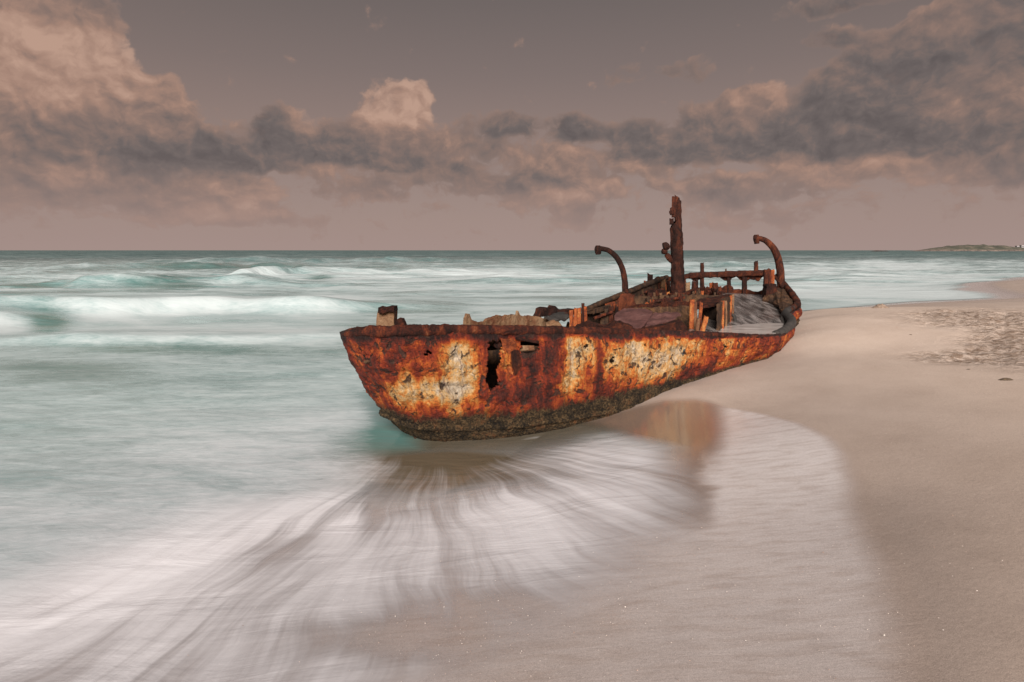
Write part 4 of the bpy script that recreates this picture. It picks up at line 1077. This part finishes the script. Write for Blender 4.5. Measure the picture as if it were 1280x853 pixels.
# --- hatch coaming and its broken cover
lump('coaming_back', [(786, 384), (788, 372), (800, 370), (815, 371), (830, 369), (850, 369.5), (870, 368), (890, 369.5), (913, 368), (914, 380), (880, 384), (830, 382)], (11.9, 11.4), .10, R_OLIVE, relief=.02)
lump('coaming_beam', [(790, 383), (800, 380), (811, 381), (815, 378), (830, 377), (850, 377.5), (863, 377), (864, 386), (840, 387), (812, 387), (798, 388)], (11.0, 10.2), .14, R_DARK, relief=.03)
plate('cover_plate', [(767, 411), (768, 396), (772, 391), (780, 388), (795, 387), (806, 386), (811, 389), (816, 391), (812, 400), (805, 408), (800, 413)], [9.3, 10.1, 10.4, 10.5, 10.4, 10.4, 10.2, 10.0, 9.6, 9.3, 9.1], R_PURPLE, .03, relief=.012)
plate('cover_plate', [(806, 410), (812, 400), (817, 392), (830, 391.5), (846, 391), (851, 394), (844, 399), (836, 402), (828, 406), (820, 408)], [9.1, 9.5, 10.0, 10.0, 9.9, 9.7, 9.5, 9.4, 9.2, 9.1], R_PURPLE, .03, relief=.012)
plate('coaming_inner', [(780, 412), (780, 386), (866, 382), (876, 414)], (10.8, 10.0), R_OLIVE, .04, relief=.02)
lump('rust_heap', [(796, 416), (806, 409), (820, 408), (832, 405), (842, 402), (850, 400), (855, 406), (858, 416)], 9.0, .2, R_DARK, relief=.015)
for x, yt, yb, w, Y, m_, ln in [(864, 374.5, 416, 6, 9.5, R_ORANGE, 1), (869.5, 379, 416, 5, 9.55, R_OCHRE, -1), (873.5, 378, 415, 4, 9.7, R_ORANGE, 3), (877, 396, 416, 6, 9.4, R_ORANGE, 6), (871, 398, 416, 4, 9.3, R_OCHRE, 2)]:
    stump('coaming_frame', x, yt, yb, w, Y, m_, depth=.10, lean=ln)
plate('coaming_side', [(876, 404), (876, 384), (900, 379), (902, 410), (897, 414), (895, 400), (888, 399), (884, 403), (883, 414), (877, 414)], (10.9, 10.5), R_OLIVE, .05)
plate('coaming_wall', [(898, 416), (899, 380), (906, 373), (915.5, 368.5), (917, 404), (908, 410)], (9.6, 11.1), R_OLIVE, .05)
for x, yt, yb, w, Y, m_, ln in [(902, 377, 415, 4.5, 9.9, R_ORANGE, 1), (906.5, 376, 411, 4, 10.2, R_OCHRE, 0), (911.5, 370, 408, 3.5, 10.6, R_ORANGE, 2), (915, 368, 404, 3, 10.9, R_OCHRE, 1)]:
    stump('coaming_frame', x, yt, yb, w, Y, m_, depth=.10, lean=ln)
tube('coaming_hook', [P(915, 394, 10.7), P(918, 396, 10.65), P(919, 404, 10.6)], [.03, .035, .025], R_GREY, n=14)
lump('coaming_top_plate', [(876, 384), (866, 380), (880, 374), (900, 372), (912, 369), (902, 379), (890, 382)], [10.4, 10.6, 11.2, 11.3, 11.3, 10.6, 10.4], .05, R_DARK)

# --- starboard quarter: stacked posts, quarter plate
for x, yt, yb, w, m_ in [(957, 337, 368, 4.2, R_DARK), (961, 336.5, 368, 4.2, R_DARK), (965, 337, 368, 4.6, R_ORANGE)]:
    stump('quarter_post', x, yt, yb, w, 12.7, m_, depth=.14)
lump('quarter_bracket', [(955, 372), (956, 356), (968, 355), (969, 361), (967, 372)], 12.55, .2, R_DARK, relief=.01)
plate('quarter_plate', [(953, 376), (958, 366), (968, 361), (974, 361), (984, 364), (990, 372), (991, 380), (986, 386), (978, 391), (974, 385), (966, 379)], [12.4, 12.6, 12.7, 12.8, 12.7, 12.2, 11.8, 11.4, 11.1, 11.6, 12.1], R_OLIVE, .05, relief=.03)
tube('brace', [P(967, 345, 12.9), P(973, 351, 12.9), P(979, 360, 12.75)], [.035, .04, .04], R_DARK, n=20)

# --- water held on the after deck
def pool():
    mt, t, b = material('pool_water')
    pos = t.new('ShaderNodeNewGeometry').outputs['Position']
    n = t.noise(t.vm('MULTIPLY', pos, (1.0, 3.0, 1.0)), 2.0, 4.0, .6, .5)
    t.put(b.inputs['Base Color'], t.ramp(n, [(.35, (.36, .31, .29)), (.65, (.66, .60, .56))]))
    b.inputs['Roughness'].default_value = .18
    t.put(b.inputs['Normal'], t.bump(n, .15, .03))
    z = .885
    ring = [PZ(x, y, z) for x, y in [(872, 421), (905, 421), (940, 421), (966, 419), (978, 413), (980, 402), (972, 391), (955, 385), (935, 384), (915, 388), (905, 400), (885, 412)]]
    bm = bmesh.new()
    f = bm.faces.new([bm.verts.new(p) for p in ring])
    ex = bmesh.ops.extrude_face_region(bm, geom=[f])
    for v in [g for g in ex['geom'] if isinstance(g, bmesh.types.BMVert)]: v.co.z += .012
    me = bpy.data.meshes.new('pool'); bm.normal_update(); bm.to_mesh(me); bm.free()
    me.materials.append(mt)
    o = bpy.data.objects.new('pool', me); col.objects.link(o)
    tag(o, 'pale pool of sea water on the after deck', kind='structure')
pool()

# ------------------------------------------------------------------ far shore
def far_shore():
    mt, t, b = material('scrub_hill')
    pos = t.new('ShaderNodeNewGeometry').outputs['Position']
    n = t.noise(pos, .06, 6.0, .65)
    z = t.sep(pos)[2]
    c = t.ramp(n, [(.38, (.055, .058, .042)), (.52, (.10, .095, .065)), (.64, (.25, .195, .15))])
    rock = t.ramp(t.noise(pos, .16, 5.0, .7), [(.4, (.07, .055, .05)), (.62, (.30, .225, .185))])
    c = t.mix(t.mr(t.m('ADD', z, t.m('MULTIPLY', n, 4.0)), 7.0, 3.5), c, rock)
    t.put(b.inputs['Base Color'], c); b.inputs['Roughness'].default_value = .95
    Yd = 1300.0
    xs = np.linspace(1128, 1330, 150)
    hpx = np.interp(xs, [1128, 1140, 1155, 1170, 1190, 1210, 1235, 1250, 1262, 1290, 1330], [0, 1.3, 3.2, 5.2, 7.0, 8.2, 7.6, 6.2, 4.6, 4.0, 5.0])
    n = 40
    V = np.zeros((150, n, 3))
    for j in range(n):
        q = j / (n - 1)
        prof = math.sin(math.pi * q) ** .55 if 0 < q < 1 else 0
        Y = Yd + q * 420
        V[:, j, 0] = (xs - CX) / F_PX * (Yd + q * 420)
        V[:, j, 1] = Y
        nz = 1 + fbm(xs * .09, q * 6, 2.0, 4) * .55
        V[:, j, 2] = hpx / F_PX * (Yd + 200) * prof * nz - .5
    o = grid_obj('headland', V, mt)
    tag(o, 'low scrubby rocky headland on the far right horizon', kind='structure')
    # low reef off its point
    mr, t, b = material('dark_rock')
    pos = t.new('ShaderNodeNewGeometry').outputs['Position']
    t.put(b.inputs['Base Color'], t.ramp(t.noise(pos, .3, 5.0, .7), [(.4, (.03, .028, .026)), (.65, (.12, .10, .09))]))
    xs = np.linspace(1082, 1106, 40); V = np.zeros((40, 14, 3))
    for j in range(14):
        q = j / 13
        V[:, j, 0] = (xs - CX) / F_PX * (1000 + q * 30)
        V[:, j, 1] = 1000 + q * 30
        V[:, j, 2] = 2.6 * np.sin(np.linspace(0, np.pi, 40)) ** .6 * math.sin(math.pi * q) * (1 + fbm(xs * .5, q * 4, 1.0) * .8) - .4
    tag(grid_obj('rock_reef', V, mr), 'low dark rock reef in the sea left of the headland', 'rock')
    # distant blocks of a town at the right edge
    mb, t, b = material('pale_render')
    b.inputs['Base Color'].default_value = (.36, .32, .31, 1); b.inputs['Roughness'].default_value = .9
    mw, t2, b2 = material('dark_pane'); b2.inputs['Base Color'].default_value = (.06, .065, .075, 1); b2.inputs['Roughness'].default_value = .2
    for i, (x, w, h, lab) in enumerate([(1263, 3, 5.5, 'pale distant block nearest the headland slope'), (1268.5, 3.5, 6.3, 'wider pale block second from the headland'), (1273, 2.2, 8.5, 'tallest pale tower of the far right town'), (1277.5, 3.2, 6.0, 'low pale block at the right picture edge')]):
        Y = 1850.0; s = Y / F_PX
        X = (x - CX) * s; W = w * s; H = h * s
        e = bpy.data.objects.new('apartment_building', None); col.objects.link(e); e.location = (X, Y, 1.0)
        tag(e, lab, 'building', 'town blocks on the horizon')
        def bx(nm, cx, cy, z0, z1, wx, wy, m_):
            v = [(cx + a * wx / 2, cy + b_ * wy / 2, z) for z in (z0, z1) for a, b_ in ((-1, -1), (1, -1), (1, 1), (-1, 1))]
            mesh_obj(nm, v, [(0, 3, 2, 1), (4, 5, 6, 7), (0, 1, 5, 4), (1, 2, 6, 5), (2, 3, 7, 6), (3, 0, 4, 7)], m_, e, False)
        bx('wall', 0, 0, -6, H, W, W, mb)
        bx('parapet', 0, 0, H + .01, H + 1.0, W * 1.04, W * 1.04, mb)
        for r_ in range(3):
            bx('window_band', 0, -W / 2 - .05, H * (.2 + .26 * r_), H * (.2 + .26 * r_) + H * .1, W * .8, .3, mw)
far_shore()

# ------------------------------------------------------------------ loose things on the sand
def sand_things():
    mt, t, b = material('shell_white')
    rnd = t.new('ShaderNodeNewGeometry').outputs['Random Per Island']
    t.put(b.inputs['Base Color'], t.ramp(rnd, [(0, (.42, .34, .29)), (.4, (.56, .47, .41)), (.7, (.66, .60, .55)), (.85, (.45, .25, .17)), (1, (.12, .09, .075))]))
    b.inputs['Roughness'].default_value = .45
    spots = []
    def scatter(n, cx, cy, rx, ry, smin, smax):
        px = RNG.normal(cx, rx, n); py = RNG.normal(cy, ry, n)
        ok = (py > 387) & (py < 900); px, py = px[ok], py[ok]
        z = np.full(px.shape, .3)
        rr = np.array([ray(a, b) for a, b in zip(px, py)])
        for _i in range(4):
            k = (z - CAM_H) / rr[:, 2]
            z = ground_z(rr[:, 0] * k, rr[:, 1] * k)
        for x, y, zz in zip(rr[:, 0] * k, rr[:, 1] * k, z):
            if zz > -.02: spots.append((x, y, zz, random.uniform(smin, smax) * (1.0 if random.random() < .93 else 1.8)))
    scatter(420, 560, 730, 130, 45, .001, .003)
    scatter(300, 470, 790, 130, 40, .001, .003)
    scatter(240, 760, 720, 170, 60, .001, .003)
    scatter(160, 950, 720, 140, 90, .001, .003)
    scatter(120, 1150, 640, 120, 110, .001, .0035)
    scatter(220, 1060, 412, 70, 10, .002, .006)
    scatter(160, 1130, 442, 60, 10, .002, .0055)
    scatter(60, 1012, 416, 8, 7, .003, .008)
    scatter(70, 1190, 470, 70, 18, .002, .005)
    scatter(80, 250, 760, 130, 60, .001, .003)
    vs, fs = [], []
    for x, y, z, s in spots:
        zz = z
        o = len(vs); a0 = random.uniform(0, 6.28); e = random.uniform(.45, 1.0)
        for k in range(6):
            a = a0 + k * math.pi / 3; r = s * random.uniform(.7, 1.25)
            vs.append((x + r * math.cos(a), y + r * math.sin(a) * e, zz + .010 + random.uniform(-.001, .002)))
        vs.append((x, y, zz + .011 + s * .75))
        for k in range(6): fs.append((o + k, o + (k + 1) % 6, o + 6))
    tag(mesh_obj('shell_fragments', vs, fs, mt, None, False), 'scattered broken shell bits across the wet sand', kind='stuff')

    ms, t, b = material('clumped_sand')
    pos = t.new('ShaderNodeNewGeometry').outputs['Position']
    n = t.noise(pos, 24.0, 5.0, .7)
    t.put(b.inputs['Base Color'], t.ramp(n, [(.35, (.16, .11, .08)), (.6, (.40, .29, .22))])); b.inputs['Roughness'].default_value = .95
    t.put(b.inputs['Normal'], t.bump(n, .9, .04))
    mk, t, b = material('dry_weed')
    pos = t.new('ShaderNodeNewGeometry').outputs['Position']
    t.put(b.inputs['Base Color'], t.ramp(t.noise(pos, 40.0, 4.0, .7), [(.4, (.05, .033, .022)), (.65, (.19, .13, .08))])); b.inputs['Roughness'].default_value = .95
    def heap(name, px, py, wpx, hpx, mat, label, cat):
        z = .6
        for _ in range(5):
            v = PZ(px, py, z); z = float(ground_z(np.array([v.x]), np.array([v.y]))[0])
        s = v.y / F_PX; W = wpx * s / 2; H = hpx * s
        n, m_ = 18, 36
        V = np.zeros((n, m_, 3)); a = np.linspace(0, 2 * np.pi, m_, endpoint=False)
        for i in range(n):
            k = i / (n - 1)
            r = W * k
            x = np.cos(a) * r; y = np.sin(a) * r * .7
            hh = H * (1 - k ** 1.6) * (1 + 1.6 * fbm((x + v.x) * 9, (y + v.y) * 9, 4.0, 4, .6)) - .02
            V[i] = np.stack([x, y, hh], -1)
        V[0] = V[0].mean(0)
        o = grid_obj(name, V, mat, None, wrap=True)
        o.location = (v.x, v.y, z)
        tag(o, label, cat)
    heap('sand_mound', 1101, 387, 26, 5, ms, 'small crumbled sand mound on the beach crest right of the wreck', 'sand mound')
    heap('sand_mound', 1073, 389, 7, 1.8, ms, 'tiny dark sand lump between the wreck and the larger mound', 'sand mound')
    heap('seaweed_clump', 1138, 423, 9, 2, mk, 'small dark weed scrap alone on smooth sand between churned patches', 'seaweed')
    heap('seaweed_clump', 1120, 428, 12, 1.2, mk, 'flat thin weed scrap just left of another scrap', 'seaweed')
    heap('seaweed_clump', 1258, 475, 24, 4.5, mk, 'long dark weed clump below the churned sand at right', 'seaweed')
    heap('seaweed_clump', 1214, 462, 22, 2, mk, 'thin weed wisp left of the long dark clump', 'seaweed')
sand_things()
